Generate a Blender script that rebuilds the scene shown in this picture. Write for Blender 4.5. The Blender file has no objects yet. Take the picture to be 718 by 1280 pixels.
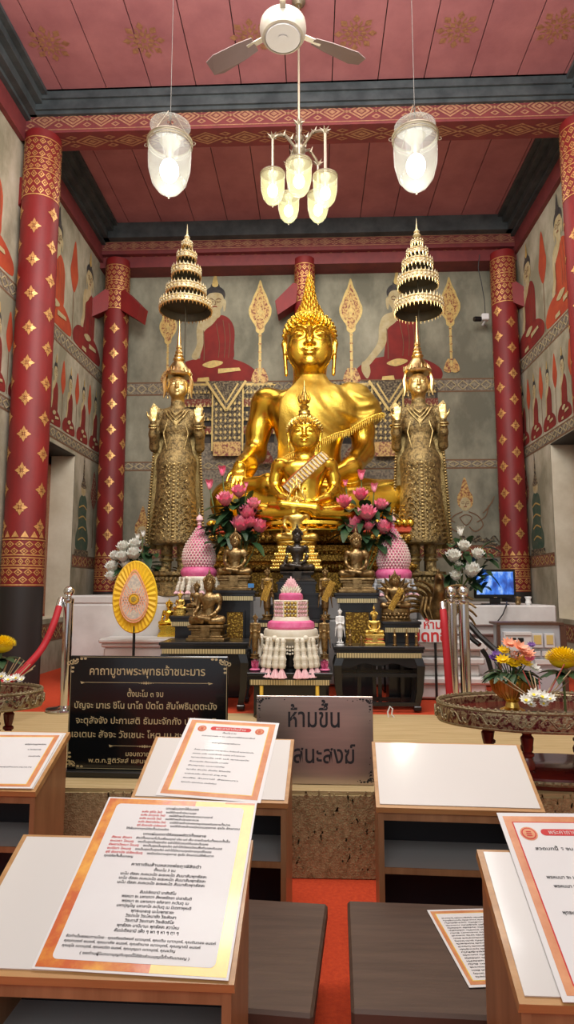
import bpy, math, random
import numpy as np
from mathutils import Vector, Matrix, Euler
random.seed(7)
COL = bpy.context.scene.collection
PI = math.pi
# ---------------------------------------------------------------- camera model (718 x 1280 photograph)
FPX, CX, CY, EYE = 800.0, 359.0, 640.0, 1.3
PITCH = math.atan(96/800); YAW = math.atan(32/800*math.cos(PITCH))
def ray(px, py):
    a=(px-CX)/FPX; b=(CY-py)/FPX
    c,s=math.cos(PITCH),math.sin(PITCH)
    y=c-s*b; z=s+c*b
    c,s=math.cos(YAW),math.sin(YAW)
    return Vector((c*a-s*y, s*a+c*y, z))
def P(px,py,y):
    r=ray(px,py); t=y/r.y; return Vector((r.x*t, y, EYE+r.z*t))
def PZ(px,py,z):
    r=ray(px,py); t=(z-EYE)/r.z; return Vector((r.x*t, r.y*t, z))
def PX(px,py,x):
    r=ray(px,py); t=x/r.x; return Vector((x, r.y*t, EYE+r.z*t))
# ---------------------------------------------------------------- materials
M={}
def mat(name, col, rough=.5, metal=0., col2=None, nscale=6., nstretch=(1,1,1), contrast=.5, bump=0., bscale=30., emit=None, estr=0., coat=0., alpha=1., trans=0., kind='noise', spec=.5, nx=.35, ny=.65, sheen=0., col3=None):
    m=bpy.data.materials.new(name); m.use_nodes=True; nt=m.node_tree; N=nt.nodes; L=nt.links
    b=N['Principled BSDF']
    b.inputs['Base Color'].default_value=(*col,1); b.inputs['Roughness'].default_value=rough; b.inputs['Metallic'].default_value=metal
    b.inputs['Specular IOR Level'].default_value=spec
    if coat: b.inputs['Coat Weight'].default_value=coat; b.inputs['Coat Roughness'].default_value=.08
    if sheen: b.inputs['Sheen Weight'].default_value=sheen
    if trans: b.inputs['Transmission Weight'].default_value=trans
    if alpha<1: b.inputs['Alpha'].default_value=alpha
    if emit: b.inputs['Emission Color'].default_value=(*emit,1); b.inputs['Emission Strength'].default_value=estr
    tc=N.new('ShaderNodeTexCoord'); mp=N.new('ShaderNodeMapping'); mp.inputs['Scale'].default_value=nstretch
    L.new(tc.outputs['Object'],mp.inputs['Vector'])
    if col2:
        if kind=='noise':
            t=N.new('ShaderNodeTexNoise'); t.inputs['Scale'].default_value=nscale; t.inputs['Detail'].default_value=8; t.inputs['Roughness'].default_value=.62; out=t.outputs['Fac']
        elif kind=='voronoi':
            t=N.new('ShaderNodeTexVoronoi'); t.inputs['Scale'].default_value=nscale; out=t.outputs['Distance']
        elif kind=='wave':
            t=N.new('ShaderNodeTexWave'); t.inputs['Scale'].default_value=nscale; out=t.outputs['Fac']
        L.new(mp.outputs[0],t.inputs['Vector'])
        r=N.new('ShaderNodeValToRGB'); r.color_ramp.elements[0].position=nx; r.color_ramp.elements[0].color=(*col,1)
        r.color_ramp.elements[1].position=ny; r.color_ramp.elements[1].color=(*col2,1)
        if col3:
            e=r.color_ramp.elements.new(min(.98,ny+.12)); e.color=(*col3,1)
        L.new(out,r.inputs[0]); L.new(r.outputs[0],b.inputs['Base Color'])
    if bump:
        t=N.new('ShaderNodeTexNoise'); t.inputs['Scale'].default_value=bscale; t.inputs['Detail'].default_value=6
        L.new(mp.outputs[0],t.inputs['Vector'])
        bp=N.new('ShaderNodeBump'); bp.inputs['Strength'].default_value=min(1,bump); bp.inputs['Distance'].default_value=.01
        L.new(t.outputs['Fac'],bp.inputs['Height']); L.new(bp.outputs[0],b.inputs['Normal'])
    M[name]=m; return m
# ---------------------------------------------------------------- mesh builder
def frame_of(d):
    d=Vector(d).normalized(); u=d.orthogonal().normalized(); 
    if abs(d.z)<.99:
        u=Vector((0,0,1)).cross(d).normalized()
    else: u=Vector((1,0,0))
    v=d.cross(u).normalized(); return u,v,d
class MB:
    def __init__(s): s.v=[]; s.f=[]; s.m=[]; s.mi=0; s.T=None
    def add(s,vs,fs,m=None):
        o=len(s.v)
        if s.T is not None: vs=[s.T@Vector(p) for p in vs]
        s.v+= [tuple(p) for p in vs]; s.f+=[tuple(i+o for i in f) for f in fs]; s.m+=[s.mi if m is None else m]*len(fs); return s
    def box(s,c,h,rz=0,m=None,R=None,bev=0):
        vs=[]
        R=R or Matrix.Rotation(rz,3,'Z')
        c=Vector(c)
        if bev:
            b=min(bev,min(h)*.9)
            pts=[]; 
            # chamfered box: 24 verts
            idx={}
            for sx in(-1,1):
                for sy in(-1,1):
                    for sz in(-1,1):
                        for ax in range(3):
                            q=[sx*(h[0]-b),sy*(h[1]-b),sz*(h[2]-b)]; q[ax]=(sx,sy,sz)[ax]*h[ax]
                            idx[(sx,sy,sz,ax)]=len(pts); pts.append(c+R@Vector(q))
            fs=[]
            for ax in range(3):
                o=[a for a in range(3) if a!=ax]
                for sg in(-1,1):
                    loop=[]
                    for (p,q) in((-1,-1),(1,-1),(1,1),(-1,1)):
                        t=[0,0,0]; t[ax]=sg; t[o[0]]=p; t[o[1]]=q; loop.append(idx[(*t,ax)])
                    if (sg<0)!=(ax==1): loop.reverse()
                    fs.append(loop)
                for p in(-1,1):
                    for q in(-1,1):
                        a0=[0,0,0];a1=[0,0,0]; a0[ax]=-1;a1[ax]=1
                        for t in(a0,a1): t[o[0]]=p;t[o[1]]=q
                        fs.append([idx[(*a0,o[0])],idx[(*a1,o[0])],idx[(*a1,o[1])],idx[(*a0,o[1])]])
            for sx in(-1,1):
                for sy in(-1,1):
                    for sz in(-1,1): fs.append([idx[(sx,sy,sz,a)] for a in range(3)])
            return s.add(pts,fs,m)
        for sx in(-1,1):
            for sy in(-1,1):
                for sz in(-1,1): vs.append(c+R@Vector((sx*h[0],sy*h[1],sz*h[2])))
        return s.add(vs,[(0,1,3,2),(4,6,7,5),(0,4,5,1),(2,3,7,6),(0,2,6,4),(1,5,7,3)],m)
    def b2(s,a,b,m=None,bev=0):   # box from two corners
        a=Vector(a);b=Vector(b); return s.box((a+b)/2,[abs(x)/2 for x in (b-a)],m=m,bev=bev)
    def lathe(s,prof,n=24,c=(0,0,0),m=None,ax=(0,0,1),cap=True,sx=1,sy=1,arc=None):
        u,v,d=(Vector((1,0,0)),Vector((0,1,0)),Vector((0,0,1))) if tuple(ax)==(0,0,1) else frame_of(ax)
        c=Vector(c); vs=[];fs=[]
        for r,z in prof:
            for i in range(n):
                a=2*PI*i/n; vs.append(c+u*(r*math.cos(a)*sx)+v*(r*math.sin(a)*sy)+d*z)
        for k in range(len(prof)-1):
            for i in range(n):
                j=(i+1)%n; fs.append((k*n+i,k*n+j,(k+1)*n+j,(k+1)*n+i))
        if cap:
            if prof[0][0]>1e-5: fs.append(tuple(range(n-1,-1,-1)))
            if prof[-1][0]>1e-5: fs.append(tuple((len(prof)-1)*n+i for i in range(n)))
        return s.add(vs,fs,m)
    def cyl(s,a,b,r,r2=None,n=12,m=None,cap=True):
        a=Vector(a);b=Vector(b); r2=r if r2 is None else r2
        return s.lathe([(r,0),(max(r2,1e-4),(b-a).length)],n,a,m,b-a if (b-a).length>1e-6 else (0,0,1),cap)
    def cone(s,a,b,r,n=6,m=None): return s.cyl(a,b,r,1e-4,n,m,False)
    def ell(s,c,r,n=12,k=8,m=None,R=None):
        if not hasattr(r,'__len__'): r=(r,r,r)
        vs=[];fs=[]; c=Vector(c)
        for i in range(1,k):
            t=PI*i/k
            for j in range(n):
                p=2*PI*j/n; q=Vector((r[0]*math.sin(t)*math.cos(p),r[1]*math.sin(t)*math.sin(p),-r[2]*math.cos(t)))
                vs.append(c+(R@q if R else q))
        lo=Vector((0,0,-r[2]));hi=Vector((0,0,r[2]))
        vs.append(c+(R@lo if R else lo)); vs.append(c+(R@hi if R else hi)); B=len(vs)-2;Tp=B+1
        for i in range(k-2):
            for j in range(n):
                jj=(j+1)%n; fs.append((i*n+j,i*n+jj,(i+1)*n+jj,(i+1)*n+j))
        for j in range(n):
            jj=(j+1)%n; fs.append((B,jj,j)); fs.append((Tp,(k-2)*n+j,(k-2)*n+jj))
        return s.add(vs,fs,m)
    def tube(s,pts,r,n=8,m=None,cap=True):
        pts=[Vector(p) for p in pts]; K=len(pts); vs=[];fs=[]
        rr=r if hasattr(r,'__len__') else [r]*K
        up=None
        for i,p in enumerate(pts):
            d=(pts[min(i+1,K-1)]-pts[max(i-1,0)]).normalized()
            if up is None: u=d.orthogonal().normalized()
            else: u=(up-d*up.dot(d)); u=u.normalized() if u.length>1e-6 else d.orthogonal().normalized()
            up=u; v=d.cross(u)
            for j in range(n):
                a=2*PI*j/n; vs.append(p+u*(rr[i]*math.cos(a))+v*(rr[i]*math.sin(a)))
        for i in range(K-1):
            for j in range(n):
                jj=(j+1)%n; fs.append((i*n+j,i*n+jj,(i+1)*n+jj,(i+1)*n+j))
        if cap: fs.append(tuple(range(n-1,-1,-1))); fs.append(tuple((K-1)*n+i for i in range(n)))
        return s.add(vs,fs,m)
    def prism(s,poly,th,f,m=None,back=True):
        # poly: 2d points; f(u,v,w)->3d ; thickness from w=0 to w=th
        n=len(poly); vs=[f(u,v,th) for u,v in poly]; fs=[tuple(range(n))]
        if back:
            vs+=[f(u,v,0) for u,v in poly]; fs.append(tuple(range(2*n-1,n-1,-1)))
            fs+=[(i,i+n,(i+1)%n+n,(i+1)%n) for i in range(n)]
        return s.add(vs,fs,m)
    def ring(s,c,R,r,n=24,k=6,m=None,ax=(0,0,1),sx=1,sy=1):
        u,v,d=(Vector((1,0,0)),Vector((0,1,0)),Vector((0,0,1))) if tuple(ax)==(0,0,1) else frame_of(ax)
        c=Vector(c); vs=[];fs=[]
        for i in range(n):
            a=2*PI*i/n
            for j in range(k):
                b=2*PI*j/k; q=R+r*math.cos(b); vs.append(c+u*(q*math.cos(a)*sx)+v*(q*math.sin(a)*sy)+d*(r*math.sin(b)))
        for i in range(n):
            for j in range(k):
                fs.append((i*k+j,((i+1)%n)*k+j,((i+1)%n)*k+(j+1)%k,i*k+(j+1)%k))
        return s.add(vs,fs,m)
    def build(s,name,mats,parent=None,smooth=True,ang=40,loc=None):
        me=bpy.data.meshes.new(name); me.from_pydata(s.v,[],s.f)
        if not isinstance(mats,(list,tuple)): mats=[mats]
        for m in mats: me.materials.append(M[m] if isinstance(m,str) else m)
        me.polygons.foreach_set('material_index',s.m)
        me.validate()
        if smooth:
            me.polygons.foreach_set('use_smooth',[True]*len(me.polygons)); me.set_sharp_from_angle(angle=math.radians(ang))
        me.update()
        o=bpy.data.objects.new(name,me); COL.objects.link(o)
        if parent: o.parent=parent
        if loc is not None: o.location=loc
        return o
def tag(o,label=None,cat=None,group=None,kind=None):
    if label: o['label']=label
    if cat: o['category']=cat
    if group: o['group']=group
    if kind: o['kind']=kind
    return o
def thing(name,label,cat,loc=(0,0,0),rz=0,group=None,sc=1):
    o=bpy.data.objects.new(name,None); o.empty_display_size=.05; COL.objects.link(o); o.location=loc; o.rotation_euler=(0,0,rz); o.scale=(sc,)*3
    return tag(o,label,cat,group)
def dup(root,loc=None,rz=None,label=None,group=None,sc=None,name=None):
    def cp(o,par):
        c=o.copy(); COL.objects.link(c); c.parent=par
        for ch in [x for x in kids if x.parent==o]: cp(ch,c)
        return c
    kids=list(root.children_recursive)
    r=cp(root,None)
    if loc is not None: r.location=loc
    if rz is not None: r.rotation_euler=(0,0,rz)
    if sc is not None: r.scale=(sc,)*3
    if label: r['label']=label
    if group: r['group']=group
    return r
# ---------------------------------------------------------------- signed distance modelling
class SDF:
    """smooth blends of simple solids, turned into one continuous skin (surface nets)"""
    def __init__(s): s.p=[]
    def cap(s,a,b,ra,rb=None,k=.02,sub=False):
        a=np.array(a,float);b=np.array(b,float); rb=ra if rb is None else rb; R=max(ra,rb)
        lo=np.minimum(a,b)-R; hi=np.maximum(a,b)+R
        def f(X,Y,Z):
            d=b-a; L=max(d@d,1e-12); t=np.clip(((X-a[0])*d[0]+(Y-a[1])*d[1]+(Z-a[2])*d[2])/L,0,1)
            return np.sqrt((X-a[0]-t*d[0])**2+(Y-a[1]-t*d[1])**2+(Z-a[2]-t*d[2])**2)-(ra+(rb-ra)*t)
        s.p.append((f,lo,hi,k,sub)); return s
    def chain(s,pts,rs,k=.02):
        for i in range(len(pts)-1): s.cap(pts[i],pts[i+1],rs[i],rs[i+1],k)
        return s
    def ell(s,c,r,k=.02,sub=False,R=None):
        c=np.array(c,float); r=np.array(r,float); Q=np.array(R) if R is not None else None
        e=np.full(3,r.max()) if R is not None else r
        def f(X,Y,Z):
            x,y,z=X-c[0],Y-c[1],Z-c[2]
            if Q is not None: x,y,z=(Q[0,0]*x+Q[1,0]*y+Q[2,0]*z, Q[0,1]*x+Q[1,1]*y+Q[2,1]*z, Q[0,2]*x+Q[1,2]*y+Q[2,2]*z)
            k0=np.sqrt((x/r[0])**2+(y/r[1])**2+(z/r[2])**2); k1=np.sqrt((x/r[0]**2)**2+(y/r[1]**2)**2+(z/r[2]**2)**2)+1e-9
            return k0*(k0-1)/k1
        s.p.append((f,c-e,c+e,k,sub)); return s
    def box(s,c,h,rd=.01,k=.01,sub=False):
        c=np.array(c,float);h=np.array(h,float)
        def f(X,Y,Z):
            x,y,z=np.abs(X-c[0])-h[0]+rd,np.abs(Y-c[1])-h[1]+rd,np.abs(Z-c[2])-h[2]+rd
            return np.sqrt(np.maximum(x,0)**2+np.maximum(y,0)**2+np.maximum(z,0)**2)+np.minimum(np.maximum(x,np.maximum(y,z)),0)-rd
        s.p.append((f,c-h,c+h,k,sub)); return s
    def field(s,h,pad=0):
        lo=np.min([p[1] for p in s.p if not p[4]],axis=0)-4*h-pad; hi=np.max([p[2] for p in s.p if not p[4]],axis=0)+4*h+pad
        ax=[np.arange(lo[i],hi[i],h) for i in range(3)]
        F=np.full([len(a) for a in ax],9.,dtype=np.float32)
        for f,l,u,k,sub in s.p:
            mg=4*h+2*k+pad
            sl=[slice(max(0,int((l[i]-mg-lo[i])/h)),min(len(ax[i]),max(1,int((u[i]+mg-lo[i])/h)+2))) for i in range(3)]
            X=ax[0][sl[0]][:,None,None];Y=ax[1][sl[1]][None,:,None];Z=ax[2][sl[2]][None,None,:]
            d=f(X,Y,Z); o=F[tuple(sl)]
            if sub:
                d=-d; q=np.maximum(k-np.abs(o-d),0)/max(k,1e-6); F[tuple(sl)]=np.maximum(o,d)+q*q*k*.25
            else:
                q=np.maximum(k-np.abs(o-d),0)/max(k,1e-6); F[tuple(sl)]=np.minimum(o,d)-q*q*k*.25
        return F,lo,ax
def nets(F,lo,h):
    S=F<0; nx,ny,nz=F.shape
    c=np.zeros((nx-1,ny-1,nz-1),np.int8)
    for i in(0,1):
        for j in(0,1):
            for k in(0,1): c+=S[i:nx-1+i,j:ny-1+j,k:nz-1+k]
    act=(c>0)&(c<8); I=np.argwhere(act); idx=np.full(act.shape,-1,np.int32); idx[act]=np.arange(len(I))
    acc=np.zeros((len(I),3)); cnt=np.zeros(len(I))
    cor=[(i,j,k) for i in(0,1) for j in(0,1) for k in(0,1)]
    for a in cor:
        for b in cor:
            if sum(b)-sum(a)==1 and all(b[t]>=a[t] for t in range(3)):
                fa=F[I[:,0]+a[0],I[:,1]+a[1],I[:,2]+a[2]]; fb=F[I[:,0]+b[0],I[:,1]+b[1],I[:,2]+b[2]]
                m=(fa<0)!=(fb<0); t=np.where(m,fa/np.where(fa==fb,1,fa-fb),0)
                p=np.array(a)+t[:,None]*(np.array(b)-np.array(a)); acc+=p*m[:,None]; cnt+=m
    V=(I+acc/np.maximum(cnt,1)[:,None])*h+lo
    Q=[]
    for axis in range(3):
        o=[t for t in range(3) if t!=axis]
        A=np.moveaxis(S,axis,0); 
        d=A[:-1]!=A[1:]
        E=np.argwhere(d); 
        ok=(E[:,1]>0)&(E[:,2]>0)&(E[:,1]<F.shape[o[0]]-1)&(E[:,2]<F.shape[o[1]]-1); E=E[ok]
        sg=A[:-1][d][ok]
        def g(da,db):
            q=np.zeros((len(E),3),int); q[:,axis]=E[:,0]; q[:,o[0]]=E[:,1]+da; q[:,o[1]]=E[:,2]+db
            return idx[q[:,0],q[:,1],q[:,2]]
        q=np.stack([g(-1,-1),g(0,-1),g(0,0),g(-1,0)],1)
        flip=sg if axis!=1 else ~sg
        q[~flip]=q[~flip][:,::-1]
        Q.append(q)
    Q=np.concatenate(Q); Q=Q[(Q>=0).all(1)]
    return V,Q
def sdf_mesh(S,h,extra=None,pad=0,relax=1):
    F,lo,ax=S.field(h,pad)
    if extra: F=extra(F,ax[0][:,None,None],ax[1][None,:,None],ax[2][None,None,:])
    V,Q=nets(F,lo,h)
    return V,Q
def raw_obj(name,V,Q,mats,parent=None,mi=None):
    me=bpy.data.meshes.new(name)
    me.vertices.add(len(V)); me.vertices.foreach_set('co',np.asarray(V,np.float32).ravel())
    me.loops.add(len(Q)*4); me.loops.foreach_set('vertex_index',np.asarray(Q,np.int32).ravel())
    me.polygons.add(len(Q)); me.polygons.foreach_set('loop_start',np.arange(0,len(Q)*4,4,dtype=np.int32))
    me.polygons.foreach_set('use_smooth',[True]*len(Q))
    if not isinstance(mats,(list,tuple)): mats=[mats]
    for m in mats: me.materials.append(M[m])
    if mi is not None: me.polygons.foreach_set('material_index',mi)
    me.update(calc_edges=True); me.validate()
    o=bpy.data.objects.new(name,me); COL.objects.link(o)
    if parent: o.parent=parent
    return o
# ---------------------------------------------------------------- lettering
_G={}; _dg=None
def _txtmesh(s,res,off):
    c=bpy.data.curves.new('t','FONT'); c.body=s; c.size=1; c.resolution_u=res; c.offset=off; c.fill_mode='FRONT'
    o=bpy.data.objects.new('t',c); COL.objects.link(o); bpy.context.view_layer.update()
    me=o.evaluated_get(bpy.context.evaluated_depsgraph_get()).to_mesh()
    vs=[tuple(v.co) for v in me.vertices]; fs=[tuple(p.vertices) for p in me.polygons]
    o.evaluated_get(bpy.context.evaluated_depsgraph_get()).to_mesh_clear()
    bpy.data.objects.remove(o); bpy.data.curves.remove(c)
    return vs,fs
UP='\u0e31\u0e34\u0e35\u0e36\u0e37\u0e4d'; TONE='\u0e48\u0e49\u0e4a\u0e4b\u0e4c\u0e47'; LOW='\u0e38\u0e39\u0e3a'
def glyph(ch,res,off):
    key=(ch,res,off)
    if key in _G: return _G[key]
    if ('w',) not in _G:
        v,_=_txtmesh('\u0e01\u0e01',1,0); v1,_=_txtmesh('\u0e01',1,0)
        _G[('w',)]=(max(p[0] for p in v), max(p[0] for p in v1)); 
    two,one=_G[('w',)]
    if ch==' ':
        v,_=_txtmesh('\u0e01 \u0e01',1,0); _G[key]=([],[],max(p[0] for p in v)-two); return _G[key]
    if ch in UP+TONE+LOW:
        adv=0; v,f=_txtmesh('\u0e01'+ch,res,off); v0,f0=_txtmesh('\u0e01',res,off)
        n=len(v0)
        # keep only the mark: triangles whose vertices lie off the base letter
        top=.60; w=two-one
        vv=[(p[0]-w,p[1],0) for p in v]
        keep=[q for q in f if (min(v[i][1] for i in q)>top if ch not in LOW else max(v[i][1] for i in q)<-.005)]
        us=sorted({i for q in keep for i in q}); mp={i:k for k,i in enumerate(us)}
        _G[key]=([vv[i] for i in us],[tuple(mp[i] for i in q) for q in keep],0)
    else:
        v,f=_txtmesh(ch,res,off); b,_=_txtmesh('\u0e01'+ch+'\u0e01',1,0)
        _G[key]=(v,f,max(p[0] for p in b)-two)
    return _G[key]
def text(mb,s,x,y,size,f,align='c',res=2,off=.0,m=None,fit=None):
    """sets one line of lettering into mb. f(u,v)->3d"""
    out=[];X=0;prev=''
    for ch in s:
        if ch=='\u0e33':   # sara am = nikhahit + sara aa
            v,fa,a=glyph('\u0e4d',res,off); out.append((v,fa,X,0)); v,fa,a=glyph('\u0e32',res,off); out.append((v,fa,X,0)); X+=a; prev=ch; continue
        v,fa,a=glyph(ch,res,off); dy=0
        if ch in TONE and prev and prev in UP: dy=.17
        out.append((v,fa,X,dy)); X+=a; prev=ch
    k=size; kx=size
    if fit and X*size>0: kx=fit/X
    x0={'c':-X*kx/2,'l':0,'r':-X*kx}[align]
    for v,fa,gx,dy in out:
        if fa: mb.add([f(x+x0+(p[0]+gx)*kx, y+(p[1]+dy)*k) for p in v],fa,m)
    return X*kx
mat('gold',(.93,.62,.085),.25,1.,col2=(.80,.50,.05),nscale=5,bump=.12,bscale=45)
mat('gold_pattern',(.85,.55,.10),.35,1.,col2=(.22,.12,.03),nscale=60,kind='voronoi',nx=.15,ny=.6,bump=.6,bscale=90)
mat('gold_robe',(.88,.60,.10),.42,.9,col2=(.62,.40,.06),nscale=14,bump=.35,bscale=160)
mat('gold_pale',(.92,.72,.36),.3,1.,col2=(.85,.6,.22),nscale=12)
mat('gold_leaf',(.90,.66,.18),.3,1.,col2=(.45,.27,.06),nscale=9,nx=.4,ny=.75,bump=.3,bscale=60)
mat('old_gold',(.40,.29,.12),.5,.7,col2=(.085,.062,.032),nscale=22,nx=.42,ny=.66,bump=1.,bscale=60)
mat('old_gold_relief',(.50,.37,.15),.42,.8,col2=(.17,.12,.05),nscale=20,nx=.42,ny=.75,bump=.5,bscale=80)
mat('bronze',(.40,.27,.12),.34,.9,col2=(.16,.10,.04),nscale=8,bump=.3,bscale=40)
mat('dark_bronze',(.018,.014,.012),.26,.3,col2=(.05,.035,.02),nscale=9)
mat('brass_brown',(.30,.19,.07),.4,.9,col2=(.10,.06,.03),nscale=10,bump=.4)
mat('lacquer',(.008,.008,.009),.3,0,coat=.25)
mat('black_metal',(.015,.015,.015),.4,.4)
def gold_strip():
    m=mat('gold_strip',(.90,.76,.42),.4,.6,col2=(.10,.06,.02),kind='wave',nscale=26,nx=.25,ny=.95); return m
gold_strip()
mat('ceiling_red',(.50,.20,.215),.8,col2=(.39,.145,.165),nscale=2.2,bump=.1)  # paler and pinker red: the veil of haze is put into this colour
mat('beam_red',(.22,.04,.04),.6,col2=(.16,.03,.034),nscale=6)
mat('column_red',(.25,.012,.012),.55,col2=(.17,.009,.010),nscale=4,nstretch=(1,1,.4))
mat('gilt',(.83,.46,.17),.4,.55,col2=(.55,.28,.09),nscale=40)
mat('gilt_dull',(.55,.30,.16),.5,.3,col2=(.36,.17,.10),nscale=30)
mat('moulding',(.035,.045,.05),.6,col2=(.075,.09,.095),nscale=5)
mat('black_paint',(.02,.017,.016),.55)
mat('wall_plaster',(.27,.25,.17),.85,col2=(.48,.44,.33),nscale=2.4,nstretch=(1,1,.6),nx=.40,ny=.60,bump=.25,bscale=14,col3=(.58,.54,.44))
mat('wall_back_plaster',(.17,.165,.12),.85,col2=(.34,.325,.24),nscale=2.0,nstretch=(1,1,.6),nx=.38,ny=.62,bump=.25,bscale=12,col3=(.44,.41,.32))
mat('reveal_plaster',(.80,.74,.58),.8,col2=(.64,.57,.42),nscale=2.5,bump=.15,bscale=12)
mat('band_plaster',(.15,.13,.11),.85,col2=(.34,.29,.21),nscale=30,nx=.42,ny=.58)
mat('band_red',(.22,.045,.03),.8,col2=(.40,.30,.18),nscale=34,nx=.5,ny=.6)
mat('mural_red',(.27,.022,.016),.8,col2=(.18,.016,.014),nscale=4)
mat('mural_orange',(.52,.085,.025),.8,col2=(.38,.05,.02),nscale=3)
mat('mural_gold',(.72,.52,.17),.5,.25,col2=(.52,.38,.14),nscale=26)
mat('mural_skin',(.55,.47,.28),.8,col2=(.44,.34,.16),nscale=10)
mat('mural_black',(.03,.028,.03),.8,col2=(.08,.07,.06),nscale=8)
mat('mural_green',(.035,.09,.06),.8,col2=(.10,.12,.08),nscale=10)
mat('mural_dark',(.06,.045,.035),.8,col2=(.34,.27,.15),nscale=36,nx=.46,ny=.62)
mat('mural_line',(.20,.11,.06),.85)
mat('mural_leafgold',(.62,.40,.13),.5,.2,col2=(.22,.05,.03),nscale=30,nx=.45,ny=.6)
mat('door_red',(.30,.055,.03),.6,col2=(.20,.03,.02),nscale=8,nstretch=(1,1,.2))
mat('plinth_white',(.70,.69,.67),.45,col2=(.56,.54,.52),nscale=3,bump=.05)
mat('carpet_red',(.62,.065,.012),.95,col2=(.50,.04,.008),nscale=60,bump=.4,bscale=200)
mat('mat_straw',(.56,.42,.22),.85,col2=(.42,.30,.13),nscale=9,nstretch=(.3,5,5),bump=.35,bscale=60)
mat('mat_edge',(.50,.39,.20),.95,col2=(.30,.22,.10),nscale=50,bump=.9,bscale=120)
mat('wood_edge',(.56,.31,.12),.4,col2=(.42,.21,.07),nscale=6,nstretch=(.4,4,4),coat=.2)
mat('wood_side',(.40,.20,.09),.45,col2=(.28,.13,.055),nscale=5,nstretch=(3,3,.4),coat=.1)
mat('laminate_white',(.74,.72,.69),.22,coat=.5,spec=.5)
mat('shelf_grey',(.42,.42,.42),.5)
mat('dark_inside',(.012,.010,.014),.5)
mat('bench_brown',(.10,.060,.042),.5,col2=(.068,.040,.028),nscale=5,nstretch=(.6,6,1),bump=.06,bscale=20)
mat('steel',(.75,.75,.76),.12,1.)
mat('rope_red',(.42,.008,.018),.65)
mat('paper',(.80,.79,.79),.45,coat=.12,col2=(.76,.74,.74),nscale=3)
mat('paper_orange',(.78,.36,.17),.3,coat=.6,col2=(.62,.22,.09),nscale=12)
mat('paper_flame',(.62,.12,.02),.3,coat=.6,col2=(.88,.42,.05),nscale=9,nx=.42,ny=.62)
mat('paper_yellow',(.93,.72,.12),.3,coat=.6,col2=(.90,.50,.10),nscale=6)
mat('plastic_clear',(.85,.87,.90),.08,alpha=.35,coat=.6)
mat('ink',(.02,.02,.025),.6); mat('ink_grey',(.16,.16,.18),.6); mat('ink_red',(.60,.03,.03),.6)
mat('sign_black',(.006,.007,.008),.16,coat=.3)
mat('sign_gold',(.72,.60,.33),.4,.4)
mat('sign_steel',(.60,.50,.43),.33,.85,col2=(.50,.42,.37),nscale=2,nstretch=(1,12,12))
mat('pink',(.70,.09,.27),.5,col2=(.78,.20,.38),nscale=20)
mat('pink_light',(.86,.56,.58),.6,col2=(.80,.46,.50),nscale=30)
mat('pink_petal',(.88,.13,.28),.5,col2=(.96,.44,.54),nscale=9)
mat('pink_glass',(.85,.22,.40),.12,coat=.6)
mat('cream',(.82,.77,.66),.6,col2=(.72,.66,.52),nscale=20)
mat('white_petal',(.93,.92,.86),.5,col2=(.84,.85,.76),nscale=9)
mat('yellow_petal',(.93,.72,.01),.5,col2=(.85,.55,.0),nscale=14)
mat('orange_petal',(.93,.36,.18),.5,col2=(.95,.50,.35),nscale=12)
mat('purple_petal',(.22,.10,.35),.5)
mat('leaf',(.035,.085,.028),.45,col2=(.015,.045,.018),nscale=8,coat=.1)
mat('stem',(.12,.17,.05),.5)
mat('yellow_cloth',(.92,.60,.01),.5,col2=(.80,.44,.01),nscale=5,sheen=.3)
mat('lace',(.70,.60,.46),.6,col2=(.50,.45,.40),nscale=50,nx=.45,ny=.55)
mat('white_stone',(.82,.82,.80),.35)
mat('grey_stone',(.45,.50,.56),.4,.2,col2=(.65,.62,.60),nscale=15)
mat('jade',(.01,.16,.06),.2,coat=.5)
mat('enamel',(.10,.10,.10),.3,.6,col2=(.75,.65,.45),kind='voronoi',nscale=40,nx=.2,ny=.5)
mat('tray_wood',(.16,.018,.012),.25,coat=.4,col2=(.10,.01,.01),nscale=6)
mat('tray_inlay',(.42,.34,.20),.4,.7,col2=(.14,.03,.03),nscale=42,nx=.48,ny=.56,bump=.5,bscale=90)
mat('tray_rim',(.40,.33,.20),.45,.7,col2=(.25,.19,.10),nscale=60,bump=.5,bscale=150)
mat('incense',(.62,.47,.28),.8); mat('incense_red',(.55,.10,.08),.8)
mat('candle_yellow',(.90,.60,.08),.35,coat=.3); mat('flame_white',(1,.9,.6),.5,emit=(1,.75,.4),estr=4)
mat('tv_black',(.008,.008,.009),.3); mat('box_grey',(.42,.44,.47),.5); mat('box_panel',(.62,.62,.62),.4)
mat('meter_yellow',(.62,.47,.16),.4); mat('dark_wood',(.09,.04,.025),.4)
mat('plastic_white',(.75,.75,.75),.4)
mat('fan_metal',(.50,.46,.38),.35,.4); mat('fan_blade',(.17,.12,.11),.5)
mat('glass_dome',(.60,.62,.55),.08,emit=(1,.98,.88),estr=.16,alpha=.30)
mat('glass_yellow',(.62,.62,.34),.08,emit=(1,.96,.55),estr=.30,alpha=.36)
mat('bulb',(1,1,.9),.5,emit=(1,.98,.90),estr=9)
mat('bulb_small',(1,1,.9),.5,emit=(1,.97,.78),estr=7)
mat('lamp_metal',(.36,.31,.23),.4,.8)
mat('glass_plate',(.5,.52,.5),.08,alpha=.35,emit=(1,1,.9),estr=.08)
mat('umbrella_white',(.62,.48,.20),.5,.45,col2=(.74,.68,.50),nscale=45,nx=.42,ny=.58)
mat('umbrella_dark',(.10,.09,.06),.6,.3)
mat('red_cloth',(.60,.08,.03),.6)
mat('cable',(.02,.02,.02),.5)
mat('blue_card',(.05,.22,.50),.4)
mat('gold_worn',(.72,.54,.22),.36,.95,col2=(.40,.28,.10),nscale=18,nx=.45,ny=.8,bump=.3,bscale=60)
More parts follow.
